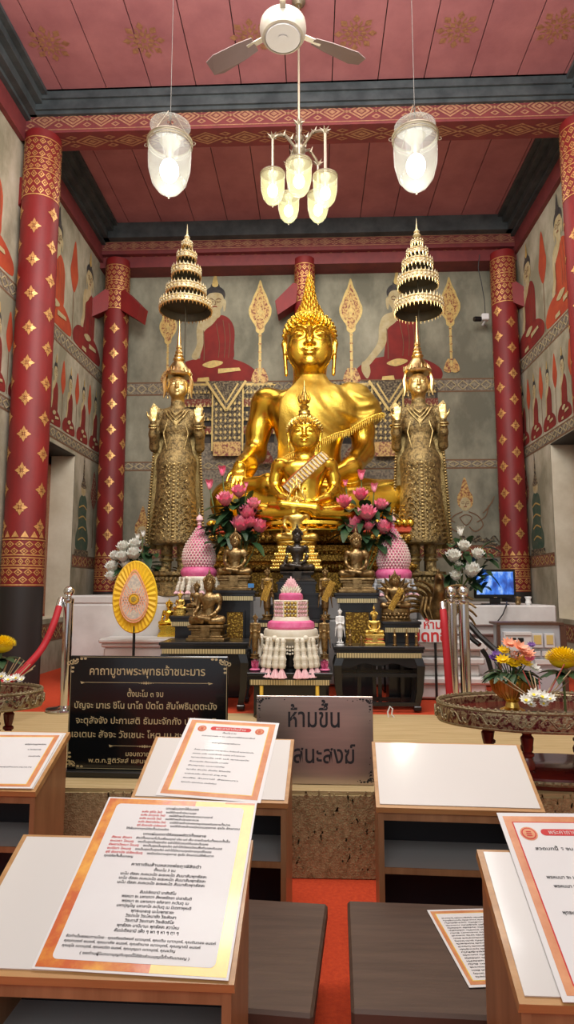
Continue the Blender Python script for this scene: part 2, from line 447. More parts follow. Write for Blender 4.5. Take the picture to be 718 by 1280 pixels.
mat('rod_dark',(.10,.09,.08),.5,.5)
XL,XR,YB,ZC,ZP=-3.0,2.85,8.8,6.38,.38     # walls, ceiling, raised floor
YN=-2.2
def S(name,mb,mats,parent=None,**k):
    o=mb.build(name,mats,parent,**k)
    if not parent: o['kind']='structure'
    return o
# ---- floor
mb=MB(); mb.b2((XL-.7,YN,-.12),(XR+.7,3.2,0)); mb.b2((XL-.7,3.2,-.12),(XR+.7,YB+.3,ZP-.012))
S('floor',mb,'carpet_red',smooth=False)
# straw-covered platform
mb=MB(); mb.b2((XL+.06,3.075,.0),(XR-.02,4.9,ZP-.002),0)
random.seed(3)
for i in range(1500):
    x=random.uniform(-1.0,1.8); z=random.uniform(.02,.37); a=random.uniform(-.012,.012)
    mb.box((x,3.07,z),(.0035,.006,.012),m=1,R=Matrix.Rotation(random.uniform(-.6,.6),3,'Y'))
mb.b2((XL+.06,3.066,.004),(XR-.02,3.078,ZP-.02),1)
tag(mb.build('platform_mat',['mat_straw','mat_edge'],smooth=False),'long beige straw mat covering the low platform before the altar','mat')
# ---- ceiling of painted planks
mb=MB(); mb.b2((XL-.1,YN,ZC+.02),(XR+.1,YB+.1,ZC+.12),2)
x=XL
ws=[.46]*20
for w in ws:
    x1=min(x+w,XR)
    for (a,b) in ((YN,6.05),(6.15,YB)): mb.b2((x+.005,a,ZC),(x1-.005,b,ZC+.03),0)
    x=x1
    if x>=XR: break
def rosette(mb,c,R,m,f):
    for k in range(8):
        a=k*PI/4
        for (r0,r1,w) in((.18,.55,.13),(.55,1.0,.17)):
            p=[]
            for (t,s) in((r0,0),((r0+r1)/2,w),(r1,0),((r0+r1)/2,-w)):
                p.append((R*(t*math.cos(a)-s*math.sin(a)),R*(t*math.sin(a)+s*math.cos(a))))
            mb.add([f(*q) for q in p],[(0,1,2,3)],m)
        a+=PI/8; p=[(R*(t*math.cos(a)-s*math.sin(a)),R*(t*math.sin(a)+s*math.cos(a))) for (t,s) in((.35,0),(.55,.06),(.78,0),(.55,-.06))]
        mb.add([f(*q) for q in p],[(0,1,2,3)],m)
    mb.add([f(R*.14*math.cos(t*PI/4),R*.14*math.sin(t*PI/4)) for t in range(8)],[tuple(range(8))],m)
for y in (5.35,3.7,2.0,.3):
    for x in (-2.45,-1.55,-.55,.42,1.35,2.25):
        rosette(mb,None,.20,1,lambda u,v,x=x,y=y:(x+u,y+v,ZC-.002))
S('ceiling',mb,['ceiling_red','gilt_dull','black_paint'],smooth=False)
# dark mouldings framing both bays
def frame(name,y0,y1):
    mb=MB(); m=0
    for (w,za,zb) in((.10,5.98,ZC),(.17,6.16,ZC),(.24,6.26,ZC),(.30,6.34,ZC)):
        z0=za if w>.1 else 6.12
        mb.b2((XL+.0,y0,z0),(XL+w,y1,zb)); mb.b2((XR-w,y0,z0),(XR,y1,zb))
        mb.b2((XL,y1-w*.35,z0+.04),(XR,y1,zb)); mb.b2((XL,y0,z0+.04),(XR,y0+w*.35,zb))
    S(name,mb,'moulding',smooth=False)
frame('trim_1',YN,6.0); frame('trim_2',6.3,YB-.25)
mb=MB()   # red frieze boards along the side walls
for y0,y1 in((YN,6.0),(6.3,YB-.1)):
    mb.b2((XL,y0,5.90),(XL+.05,y1,6.12)); mb.b2((XR-.05,y0,5.90),(XR,y1,6.12))
S('trim_3',mb,'beam_red',smooth=False)
def dia(mb,f,u,v,a,b,m,hole=.0):
    o=[(a,0),(0,b),(-a,0),(0,-b)]
    if hole:
        for i in range(4):
            p,q=o[i],o[(i+1)%4]; mb.add([f(u+p[0],v+p[1]),f(u+q[0],v+q[1]),f(u+q[0]*hole,v+q[1]*hole),f(u+p[0]*hole,v+p[1]*hole)],[(0,1,2,3)],m)
    else: mb.add([f(u+p[0],v+p[1]) for p in o],[(0,1,2,3)],m)
def flowerdia(mb,f,u,v,a,b,m):
    for k in range(4):
        c,s=[(1,0),(0,1),(-1,0),(0,-1)][k]
        # kite petal
        pts=[(.12,0),(.45,.30),(1,0),(.45,-.30)]
        mb.add([f(u+a*(p*c-q*s),v+b*(p*s+q*c)) for p,q in pts],[(0,1,2,3)],m)
        c2,s2=[(1,1),(-1,1),(-1,-1),(1,-1)][k]
        mb.add([f(u+a*x*c2,v+b*y*s2) for x,y in((.12,.12),(.50,.32),(.48,.48),(.32,.50))],[(0,1,2,3)],m)
    dia(mb,f,u,v,a*.13,b*.13,m)
def latticeband(mb,f,u0,u1,v0,v1,m,step):
    n=max(1,round((u1-u0)/step)); st=(u1-u0)/n; h=(v1-v0)
    for i in range(n+1):
        u=u0+i*st
        if 0<i<n or True:
            pass
    for i in range(n):
        u=u0+(i+.5)*st
        dia(mb,f,u,(v0+v1)/2,st*.48,h*.46,m,.80); dia(mb,f,u,(v0+v1)/2,st*.30,h*.30,m,.62); dia(mb,f,u,(v0+v1)/2,st*.12,h*.12,m)
    for i in range(n+1):
        u=u0+i*st
        for s in(-1,1): dia(mb,f,u,(v0+v1)/2+s*h*.30,st*.16,h*.14,m,.5)
        dia(mb,f,u,(v0+v1)/2,st*.09,h*.09,m)
def beam(name,y0,y1,z0,z1,pz0,pz1,step):
    mb=MB(); mb.b2((XL,y0,z0),(XR,y1,z1),0)
    f=lambda u,v:(u,y0-.004,v)
    latticeband(mb,f,XL+.1,XR-.1,pz0,pz1,1,step)
    for v in(pz0-.012,pz1+.004): mb.b2((XL,y0-.005,v),(XR,y0,v+.008),1)
    # underside pattern
    g=lambda u,v:(u,v,z0-.003)
    latticeband(mb,g,XL+.1,XR-.1,y0+.04,y1-.04,1,step*1.3)
    S(name,mb,['beam_red','gilt_dull'],smooth=False)
beam('trim_4',6.0,6.28,5.98,6.38,6.02,6.22,.30)
beam('trim_5',8.42,8.8,5.98,6.2,6.05,6.15,.27)
mb=MB(); mb.b2((XL,8.5,5.82),(XR,8.8,5.98)); mb.b2((XL,8.3,6.16),(XR,8.8,6.38),1); S('trim_6',mb,['beam_red','moulding'],smooth=False)
# ---- walls
def sidewall(name,X,sg,y0,y1,z0,z1):
    mb=MB(); T=.7*sg
    for (a,b,c,d) in ((YN,y0,0,ZC),(y1,YB+.1,0,ZC),(y0,y1,0,z0),(y0,y1,z1,ZC)): mb.b2((X,a,c),(X+T,b,d),0)
    f=lambda u,v:(X-.003*sg,u,v)
    return S(name,mb,['wall_plaster'],smooth=False)
wl=sidewall('wall_left',XL,-1,6.55,7.85,.96,2.98)
wr=sidewall('wall_right',XR,1,6.2,7.62,.96,3.02)
mb=MB(); mb.b2((XL-.7,YB,0),(XR+.7,YB+.2,ZC)); wb=S('wall_back',mb,'wall_back_plaster',smooth=False)
for X,sg,y0,y1,z1,nm in((XL,-1,6.55,7.85,2.98,'window_1'),(XR,1,6.2,7.62,3.02,'window_2')):
    mb=MB()
    mb.b2((X+.0*sg,y1-.004,.96),(X+.30*sg,y1+.01,z1-.001),0); mb.b2((X,y0-.01,.96),(X+.3*sg,y0+.004,z1-.001),0)
    mb.b2((X,y0,z1-.012),(X+.6*sg,y1,z1-.004),2)
    mb.b2((X+.004*sg,y0+.004,.957),(X+.3*sg,y1-.004,.966),0)
    o=S(nm,mb,['reveal_plaster','door_red','black_paint'],smooth=False)
    mb=MB(); mb.b2((X+.30*sg,y1-.10,.96),(X+.42*sg,y1-.004,z1-.02),0); mb.b2((X+.30*sg,y0+.004,.96),(X+.42*sg,y0+.1,z1-.02),0); mb.b2((X+.30*sg,y0,z1-.12),(X+.42*sg,y1,z1-.02),0)
    for k in range(5): mb.b2((X+.296*sg,y1-.09+k*.016,1.0),(X+.30*sg,y1-.085+k*.016,z1-.14),1)
    S('window_frame',mb,['door_red','gilt_dull'],o,smooth=False)
    mb=MB(); mb.b2((X+.5*sg,y0,.96),(X+.52*sg,y1,z1-.02),0)
    for k in range(3): mb.b2((X+.49*sg,y0+.15+k*.4,1.1),(X+.5*sg,y0+.4+k*.4,z1-.2),0)
    S('shutter',mb,['door_red'],o,smooth=False)
# ---- painted decoration on the walls (flat paint, a hair proud of the plaster)
def smoothpoly(pts,sub=5):
    n=len(pts); out=[]
    for i in range(n):
        p0,p1,p2,p3=pts[i-1],pts[i],pts[(i+1)%n],pts[(i+2)%n]
        for s in range(sub):
            t=s/sub
            out.append(tuple(.5*((2*p1[k])+(-p0[k]+p2[k])*t+(2*p0[k]-5*p1[k]+4*p2[k]-p3[k])*t*t+(-p0[k]+3*p1[k]-3*p2[k]+p3[k])*t**3) for k in(0,1)))
    return out
def circ(x,y,a,b,n=20): return [(x+a*math.cos(2*PI*i/n),y+b*math.sin(2*PI*i/n)) for i in range(n)]
MM=['mural_red','mural_skin','mural_black','mural_gold','mural_line','mural_orange','mural_green','mural_dark','mural_leafgold','band_plaster','band_red']
class Paint:
    def __init__(s,f): s.mb=MB(); s.f=f; s.w=.002
    def fill(s,poly,m,sm=True):
        p=smoothpoly(poly) if sm else poly; s.w+=.0006
        s.mb.prism(p,s.w,s.f,m=MM.index(m),back=False)
    def line(s,pts,w,m,sm=False):
        if sm and len(pts)>2:
            o=[]
            for i in range(len(pts)-1):
                p0=pts[max(i-1,0)];p1=pts[i];p2=pts[i+1];p3=pts[min(i+2,len(pts)-1)]
                for q in range(4):
                    t=q/4; o.append(tuple(.5*((2*p1[k])+(-p0[k]+p2[k])*t+(2*p0[k]-5*p1[k]+4*p2[k]-p3[k])*t*t+(-p0[k]+3*p1[k]-3*p2[k]+p3[k])*t**3) for k in(0,1)))
            pts=o+[pts[-1]]
        s.w+=.0004
        for a,b in zip(pts,pts[1:]):
            dx,dy=b[0]-a[0],b[1]-a[1]; L=math.hypot(dx,dy) or 1; nx,ny=-dy/L*w/2,dx/L*w/2
            s.mb.add([s.f(a[0]+nx,a[1]+ny,s.w),s.f(b[0]+nx,b[1]+ny,s.w),s.f(b[0]-nx,b[1]-ny,s.w),s.f(a[0]-nx,a[1]-ny,s.w)],[(0,1,2,3)],MM.index(m))
    def done(s,name,parent):
        # make every patch face into the room
        o=s.mb.build(name,MM,parent,smooth=False); return o
def face_lines(p,x,y,a,b,m='mural_line',w=.008):
    for s in(-1,1):
        p.line([(x+s*a*.15,y+b*.22),(x+s*a*.45,y+b*.36),(x+s*a*.75,y+b*.22)],w,m,True)
        p.line([(x+s*a*.18,y+b*.08),(x+s*a*.45,y+b*.02),(x+s*a*.7,y+b*.1)],w,m,True)
    p.line([(x,y+b*.2),(x+a*.12,y-b*.15),(x-a*.05,y-b*.18)],w,m,True)
    p.line([(x-a*.28,y-b*.42),(x,y-b*.36),(x+a*.28,y-b*.42)],w*1.3,'mural_red',True)
def seated(f,parent,pose='lap',robe='mural_red',skin='mural_skin',flip=1,halo=True,gold_hands=1):
    g=lambda u,v,w:f(u*flip,v,w); p=Paint(g)
    if halo: p.fill([(-.56,0),(-.5,.22),(-.28,.34),(-.28,.65),(-.17,.84),(-.15,1.04),(0,1.2),(.15,1.04),(.17,.84),(.28,.65),(.28,.34),(.5,.22),(.56,0),(0,-.02)],'mural_line' if gold_hands==0 else 'mural_skin') if gold_hands==2 else None
    p.fill([(-.43,0),(-.505,.06),(-.48,.15),(-.32,.25),(0,.29),(.28,.25),(.47,.15),(.505,.05),(.42,0),(0,-.01)],robe)
    p.fill([(-.14,.2),(-.15,.42),(-.13,.60),(-.02,.72),(.07,.78),(.17,.74),(.235,.62),(.235,.42),(.20,.24)],robe)
    if pose=='lap': p.fill([(.06,.80),(-.06,.79),(-.17,.745),(-.215,.62),(-.21,.44),(-.27,.30),(-.20,.27),(-.135,.42),(-.125,.585),(-.02,.68)],skin)
    else: 
        p.fill([(.06,.80),(-.06,.79),(-.17,.745),(-.22,.62),(-.24,.44),(-.36,.27),(-.42,.20),(-.36,.17),(-.27,.26),(-.145,.42),(-.125,.585),(-.02,.68)],skin)
        p.fill([(-.42,.22),(-.43,.12),(-.37,.03),(-.33,.10),(-.35,.2)],skin)
    p.fill([(-.05,.74),(-.05,.86),(.05,.86),(.06,.76)],skin)
    p.fill(circ(0,1.02,.125,.105,12),'mural_black')
    p.fill([(-.105,.98),(-.10,.90),(-.05,.815),(0,.80),(.05,.815),(.10,.90),(.105,.98),(.06,1.04),(-.06,1.04)],skin)
    for s in(-1,1): p.fill([(s*.10,.96),(s*.135,.94),(s*.125,.84),(s*.105,.83)],skin)
    p.fill(circ(0,1.115,.055,.05,10),'mural_black')
    p.fill([(-.035,1.13),(-.03,1.18),(0,1.29),(.03,1.18),(.035,1.13),(0,1.11)],'mural_gold' if robe!='mural_orange' else 'mural_black')
    p.fill([(-.14,.20),(-.02,.25),(.10,.235),(.08,.20),(-.04,.165)],'mural_gold' if gold_hands else skin)
    p.fill([(.05,.10),(.05,.155),(.30,.165),(.32,.13)],'mural_gold' if gold_hands else skin,False)
    p.fill([(-.20,.01),(-.19,.05),(-.06,.06),(-.05,.01)],'mural_gold' if gold_hands else skin,False)
    p.line([(-.13,.6),(-.12,.4),(-.12,.25)],.01,'mural_line',True)
    for a in((.02,.68,.06,.45,.05,.28),(.10,.72,.13,.5,.12,.28),(.17,.68,.19,.5,.17,.28)): p.line([(a[0],a[1]),(a[2],a[3]),(a[4],a[5])],.006,'mural_line',True)
    face_lines(p,0,.93,.10,.13)
    return p.done('seated_figure_painting',parent)
def standard(f,parent,gold='mural_leafgold',rim='mural_gold'):
    p=Paint(f)
    p.line([(0,0),(0,.85)],.05,rim); 
    for k in range(6): p.line([(-.035,.08+k*.13),(.035,.08+k*.13)],.02,gold)
    out=[(0,1.62),(.06,1.48),(.13,1.36),(.17,1.26),(.22,1.16),(.21,1.05),(.15,.95),(.09,.88),(.08,.80),(0,.76)]
    poly=out+[(-x,y) for x,y in reversed(out[1:-1])]
    p.fill(poly,rim); q=[(x*.8,1.12+(y-1.12)*.82) for x,y in poly]; p.fill(q,gold)
    for y in (1.35,1.22,1.08,.96):
        for s in(-1,1): p.line([(0,y+.06),(s*.10*(1.7-y),y+.02),(s*.13*(1.7-y),y-.08)],.016,rim,True)
    p.fill([(0,1.2),(.05,1.1),(0,1.0),(-.05,1.1)],rim,False)
    for s in(-1,1): p.fill([(s*.02,0),(s*.16,.02),(s*.13,.14),(s*.05,.22)],gold)
    return p.done('leaf_standard_painting',parent)
def wallmap(X,sg,y0,z0,sy,sz):      # side walls: u runs along the wall
    return lambda u,v,w:(X-sg*w,y0+u*sy,z0+v*sz)
def backmap(x0,z0,sx,sz): return lambda u,v,w:(x0+u*sx,YB-w,z0+v*sz)
def band(f,parent,u0,u1,v0,v1,m,edge='mural_line'):
    p=Paint(f); p.fill([(u0,v0),(u1,v0),(u1,v1),(u0,v1)],m,False)
    for v in(v0,v1): p.line([(u0,v),(u1,v)],.02,edge)
    n=int((u1-u0)/.16)
    for i in range(n):
        u=u0+(i+.5)*(u1-u0)/n; c=(v0+v1)/2; h=(v1-v0)*.36
        p.line([(u-.07,c),(u,c+h),(u+.07,c),(u,c-h),(u-.07,c)],.012,'mural_skin' if m!='band_red' else 'mural_gold')
    return p.done('ornament_band',parent)
for X,sg,par in((XL,-1,wl),(XR,1,wr)):
    id_=lambda u,v,w,X=X,sg=sg:(X-sg*w,u,v)
    band(id_,par,3.0,YB,4.20,4.36,'band_plaster'); band(id_,par,3.0,YB,3.04,3.16,'band_plaster')
    ye=7.85 if sg<0 else 7.62
    band(id_,par,ye+.03,YB,1.58,1.72,'band_red'); band(id_,par,3.5,YB,.72,.90,'band_red')
    for i,(y,w) in enumerate(((8.12,1.02),(7.05,1.0),(5.45,1.1),(4.2,1.1))):
        seated(wallmap(X,sg,y,4.40,w,1.12),par,robe='mural_red' if i==0 and sg<0 else 'mural_orange' if sg<0 else ('mural_red','mural_orange','mural_red','mural_red')[i],skin='mural_skin',flip=-sg,gold_hands=0)
    for y in(7.58,6.35,4.85): 
        p=Paint(wallmap(X,sg,y,4.4,1,1)); p.line([(0,0),(0,.65)],.02,'mural_line'); p.fill([(0,1.3),(.10,1.0),(.13,.85),(.06,.68),(0,.62),(-.06,.68),(-.13,.85),(-.10,1.0)],'mural_orange'); p.done('leaf_standard_painting',par)
    for k in range(9):
        seated(wallmap(X,sg,8.52-k*.46,3.20,.40,.66),par,robe='mural_red',skin='mural_skin',flip=-sg,gold_hands=0)
        p=Paint(wallmap(X,sg,8.29-k*.46,3.2,.5,.5)); p.line([(0,0),(0,.9)],.03,'mural_line'); p.fill([(0,1.7),(.12,1.3),(.13,1.1),(0,.85),(-.13,1.1),(-.12,1.3)],'mural_orange'); p.done('leaf_standard_painting',par)
    # green deity and its small standard beside the window
    p=Paint(wallmap(X,sg,8.2,1.80,.85,1.0))
    p.fill([(-.22,0),(-.28,.15),(-.18,.32),(-.2,.5),(-.14,.68),(.06,.72),(.16,.6),(.14,.4),(.24,.2),(.2,0)],'mural_green')
    p.fill(circ(-.02,.78,.10,.075,10),'mural_skin'); p.fill([(-.12,.82),(-.06,.95),(-.02,1.28),(.02,.95),(.1,.82)],'mural_dark'); p.fill([(-.3,0),(-.32,-.08),(.3,-.08),(.28,0)],'mural_dark',False)
    for k in range(4): p.line([(-.18,.12+k*.14),(0,.16+k*.14),(.14,.12+k*.14)],.02,'mural_gold',True)
    p.done('green_deity_painting',par)
    for yy,zz in((8.55 if sg>0 else 8.58,1.85),(6.35 if sg<0 else 5.9,1.85),(6.3 if sg<0 else 5.7,.95)):
        p=Paint(wallmap(X,sg,yy,zz,.8,.62)); p.line([(0,0),(0,.9)],.03,'mural_line'); p.fill([(0,1.7),(.12,1.3),(.14,1.1),(0,.85),(-.14,1.1),(-.12,1.3)],'band_red'); p.done('leaf_standard_painting',par)
# back wall
bx=lambda px:P(px,480,YB).x
bz=lambda px,py:P(px,py,YB).z
band(backmap(0,0,1,1),wb,XL,XR,bz(170,494),bz(170,479),'band_plaster'); band(backmap(0,0,1,1),wb,XL,XR,bz(170,588),bz(170,578),'band_plaster')
band(backmap(0,0,1,1),wb,XL,XR,bz(600,696),bz(600,682),'band_red')
def bfig(cx,base,wpx,**k):
    w=wpx/800*YB; c=P(cx,base,YB); return seated(backmap(c.x,c.z,w,w*1.06),wb,gold_hands=1,skin=k.pop('skin','mural_skin'),**k)
bfig(267.5,478,110,robe='mural_red'); bfig(499,476,110,robe='mural_red',pose='earth')
for cx,base,top in((325,478,350),(440,478,348),(565,465,346),(209,478,378)):
    c=P(cx,base,YB); h=P(cx,top,YB).z-c.z; standard(backmap(c.x,c.z,h/1.62*.78,h/1.62),wb)
def throne(cx,fl):
    c=P(cx,530,YB); k=YB/800; p=Paint(lambda u,v,w:(c.x+u*k*fl,YB-w,P(cx,530,YB).z+v*k*1.15))
    R=lambda a,b,c2,d:[(a,b),(c2,b),(c2,d),(a,d)]
    p.fill(R(-62,-22,62,47),'mural_black',False); p.fill(R(-60,44,60,47),'mural_gold',False); p.fill(R(-58,28,58,38),'mural_dark',False); p.fill(R(-66,-48,66,-22),'band_plaster',False)
    p.fill(R(-70,-66,70,-52),'band_plaster',False)
    for (y,m) in((40,'mural_dark'),(24,'band_red'),(8,'mural_dark'),(-8,'band_red')):
        p.fill(R(18,y-4,62,y+4),m,False); 
        for q in range(9): 
            x=20+q*5; p.fill([(x,y-5),(x+2,y-1),(x+4,y-5)],'mural_gold',False); p.fill([(x,y+5),(x+2,y+2.5),(x+4,y+5)],'mural_gold',False)
        p.fill(R(-62,y-4,-18,y+4),m,False)
        for q in range(9):
            x=-60+q*5; p.fill([(x,y-5),(x+2,y-1),(x+4,y-5)],'mural_gold',False)
    p.fill(R(-17,-32,23,47),'mural_dark',False)
    for x in(-17,22): p.line([(x,-32),(x,47)],2,'mural_gold')
    for i in range(6):
        for j in range(8): 
            x=-12+i*6; y=-24+j*6.5
            p.fill([(x-1.8,y),(x,y+2.2),(x+1.8,y),(x,y-2.2)],'mural_gold',False)
    p.fill(R(-15,-38,20,-22),'mural_leafgold',False)
    p.fill([(-24,47),(24,47),(1,12)],'mural_dark',False); p.line([(-25,47),(1,13),(26,47)],3,'mural_gold'); p.line([(-15,44),(1,22),(16,44)],2,'mural_gold')
    for s in(-1,1): p.fill([(s*30,-46),(s*60,-46),(s*56,-34),(s*50,-28),(s*44,-38)],'band_red')
    p.done('throne_painting',wb)
throne(283,1); throne(487,-1)
def lineart(cx,cy,fl):
    c=P(cx,cy,YB); k=YB/800*.95; p=Paint(lambda u,v,w:(c.x+u*k*fl,YB-w,c.z+v*k)); m='mural_line'
    p.fill([(-9,0),(-10,12),(-6,20),(0,38),(6,20),(10,12),(9,0),(0,-6)],'mural_leafgold')
    p.fill(circ(0,2,7,9,12),'mural_skin'); face_lines(p,0,2,7,9,w=.8)
    for s in(-1,1): p.line([(s*4,-8),(s*16,-14),(s*22,-26),(s*12,-34),(s*4,-28)],1.4,m,True); p.line([(s*14,-22),(s*26,-14),(s*30,0)],1.2,m,True)
    p.line([(-8,-16),(0,-26),(8,-16),(0,-12),(-8,-16)],1.2,m,True); 
    for q in range(5): p.line([(22+q*3,-10+q*3),(30+q*2,-4+q*4)],1,m)
    for q in range(7): p.line([(-30+q*10,-46),(-24+q*10,-40-q%2*4),(-18+q*10,-48),(-14+q*10,-42)],1.8,'mural_dark',True)
    p.line([(-34,-40),(-10,-50),(10,-44),(40,-52)],3,'mural_dark',True)
    p.done('deity_line_painting',wb)
lineart(582,632,1); lineart(178,668,-1)
# ---- columns
def column(name,x,y,r,z0,z1,label,cap0,cap1,base0,base1,brk,full=True):
    mb=MB(); mb.lathe([(r*1.04,z0),(r*1.03,base0-.02),(r*1.02,base1),(r,base1+.02),(r*.96,z1)],40,(x,y,0),0)
    rr=lambda v:r*(1.02 if v<base1+.03 else 1-(.04*(v-base1)/(z1-base1)))
    f=lambda u,v:(x+(rr(v)+.004)*math.sin(u/r),y-(rr(v)+.004)*math.cos(u/r),v)
    C=2*PI*r; n=8
    z=base1+.12; row=0
    while z<cap0-.08:
        for i in range(3): flowerdia(mb,f,((i*2+(row%2))/6-.5)*C+.03,z,.070,.080,1)
        z+=.178; row+=1
    # pointed gilding directly above the base band
    for i in range(14): 
        u=(i/14-.5)*C; mb.add([f(u-.035,base1+.015),f(u,base1+.015),f(u+.035,base1+.015),f(u,base1+.075)],[(0,1,3),(1,2,3)],1)
    def rings(v):
        for i in range(40):
            a=(i/40-.5)*C;b=((i+1)/40-.5)*C; mb.add([f(a,v),f(b,v),f(b,v+.012),f(a,v+.012)],[(0,1,2,3)],1)
    def net(v0,v1,st):
        k=max(1,round((v1-v0)/st)); h=(v1-v0)/k; m=max(6,round(C/st)); w=C/m
        for j in range(k):
            for i in range(m):
                u=(i+.5*(j%2))/m*C-C/2; dia(mb,f,u,v0+(j+.5)*h,w*.46,h*.5,1,.62); dia(mb,f,u,v0+(j+.5)*h,w*.14,h*.16,1)
    L=base1-base0
    rings(base0);rings(base0+L*.36);rings(base0+L*.42);rings(base0+L*.58);rings(base0+L*.64);rings(base1-.012)
    net(base0+.02,base0+L*.36,.085); net(base0+L*.44,base0+L*.58,.06); net(base0+L*.66,base1-.02,.085)
    H=cap1-cap0
    for q in(0,.42,.62,.97): rings(cap0+H*q)
    net(cap0+.015,cap0+H*.41,.075); net(cap0+H*.44,cap0+H*.61,.07); net(cap0+H*.64,cap0+H*.96,.075)
    if base0-z0>.2: mb.lathe([(r*1.05,z0),(r*1.05,base0-.01)],40,(x,y,0),2)
    t=thing(name,label,'column',(0,0,0)); mb.build('shaft',['column_red','gilt','black_paint'],t,ang=30)
    for (sx,sy) in brk:
        mb=MB(); zc=cap0+.03
        d=Vector((sx,sy,0)).normalized(); s=Vector((-d.y,d.x,0))
        g=lambda a,b,c:Vector((x,y,0))+d*a+s*b+Vector((0,0,c))
        w=.11
        pts=[g(r*.6,-w,zc+.22),g(r*.6,w,zc+.22),g(r*1.05,-w,zc+.24),g(r*1.05,w,zc+.24),g(r+.26,-w,zc-.02),g(r+.26,w,zc-.02),g(r+.22,-w,zc-.22),g(r+.22,w,zc-.22),g(r*.8,-w,zc-.05),g(r*.8,w,zc-.05)]
        mb.add(pts,[(0,1,3,2),(2,3,5,4),(4,5,7,6),(6,7,9,8),(0,2,4,6,8),(1,9,7,5,3),(0,8,9,1)])
        mb.build('bracket','column_red',t,smooth=False)
    return t
column('painted_column',-2.80,6.1,.19,ZP,5.98,'tall red column with gold diamond flowers at far left, in front of the left wall',5.25,5.9,1.33,1.77,[(-1,.2)])
column('painted_column',2.72,6.1,.19,ZP,5.98,'tall red and gold column cut by the right edge of the picture',5.15,5.9,1.33,1.77,[(1,.2)])
column('painted_column',-2.735,8.5,.175,ZP,5.9,'red column with gold diamonds behind the yellow fan, in the left rear corner',5.15,5.8,1.27,1.71,[(-1,-.5),(1,-.3)])
column('painted_column',2.65,8.5,.175,ZP,5.9,'red column with gold diamonds behind the television, in the right rear corner',5.15,5.8,1.27,1.71,[(1,-.5)])
column('painted_column',P(381,350,8.5).x,8.55,.15,1.3,5.9,'red column hidden mostly behind the large golden statue, by the back wall',5.25,5.8,1.34,1.7,[(-1,0)])
# ---- camera
cam=bpy.data.cameras.new('camera'); co=bpy.data.objects.new('camera',cam); COL.objects.link(co)
co.location=(0,0,EYE); co.rotation_euler=(PI/2+PITCH,0,YAW); cam.sensor_fit='VERTICAL'; cam.sensor_height=36; cam.lens=FPX/1280*36; cam.clip_start=.05
bpy.context.scene.camera=co
# ---- light
sc=bpy.context.scene
sc.view_settings.view_transform='Standard'; sc.view_settings.look='None'; sc.view_settings.exposure=0
w=bpy.data.worlds.new('world'); sc.world=w; w.use_nodes=True; w.node_tree.nodes['Background'].inputs[0].default_value=(.93,.95,1,1); w.node_tree.nodes['Background'].inputs[1].default_value=.55
def lamp(kind,loc,e,col=(1,.93,.80),size=.5,rot=(0,0,0),sy=None,name='lamp'):
    l=bpy.data.lights.new(name,kind); l.energy=e; l.color=col
    if kind=='AREA':
        l.size=size
        if sy: l.shape='RECTANGLE'; l.size_y=sy
    elif kind=='POINT': l.shadow_soft_size=size
    o=bpy.data.objects.new(name,l); COL.objects.link(o); o.location=loc; o.rotation_euler=rot; return o
lamp('AREA',(0,3.2,6.3),150,(1,.97,.93),3.6,(0,0,0),2.0,'ceiling_fill')  # unseen area light added under the ceiling to brighten the hall
lamp('AREA',(-.1,2.6,5.6),170,(1,.98,.95),3.4,(math.radians(62),0,0),1.4,'altar_front_fill')  # added to brighten the altar; no spotlight hangs here
lamp('AREA',(-.1,-2.0,3.6),60,(1,.98,.95),4.0,(math.radians(80),0,0),2.2,'rear_fill')  # added fill from behind the camera, not a lamp of the hall
lamp('AREA',(-.1,7.2,6.1),45,(1,.95,.86),3.6,(0,0,0),1.4,'altar_top_fill')  # unseen fill added above the statues, without a fitting
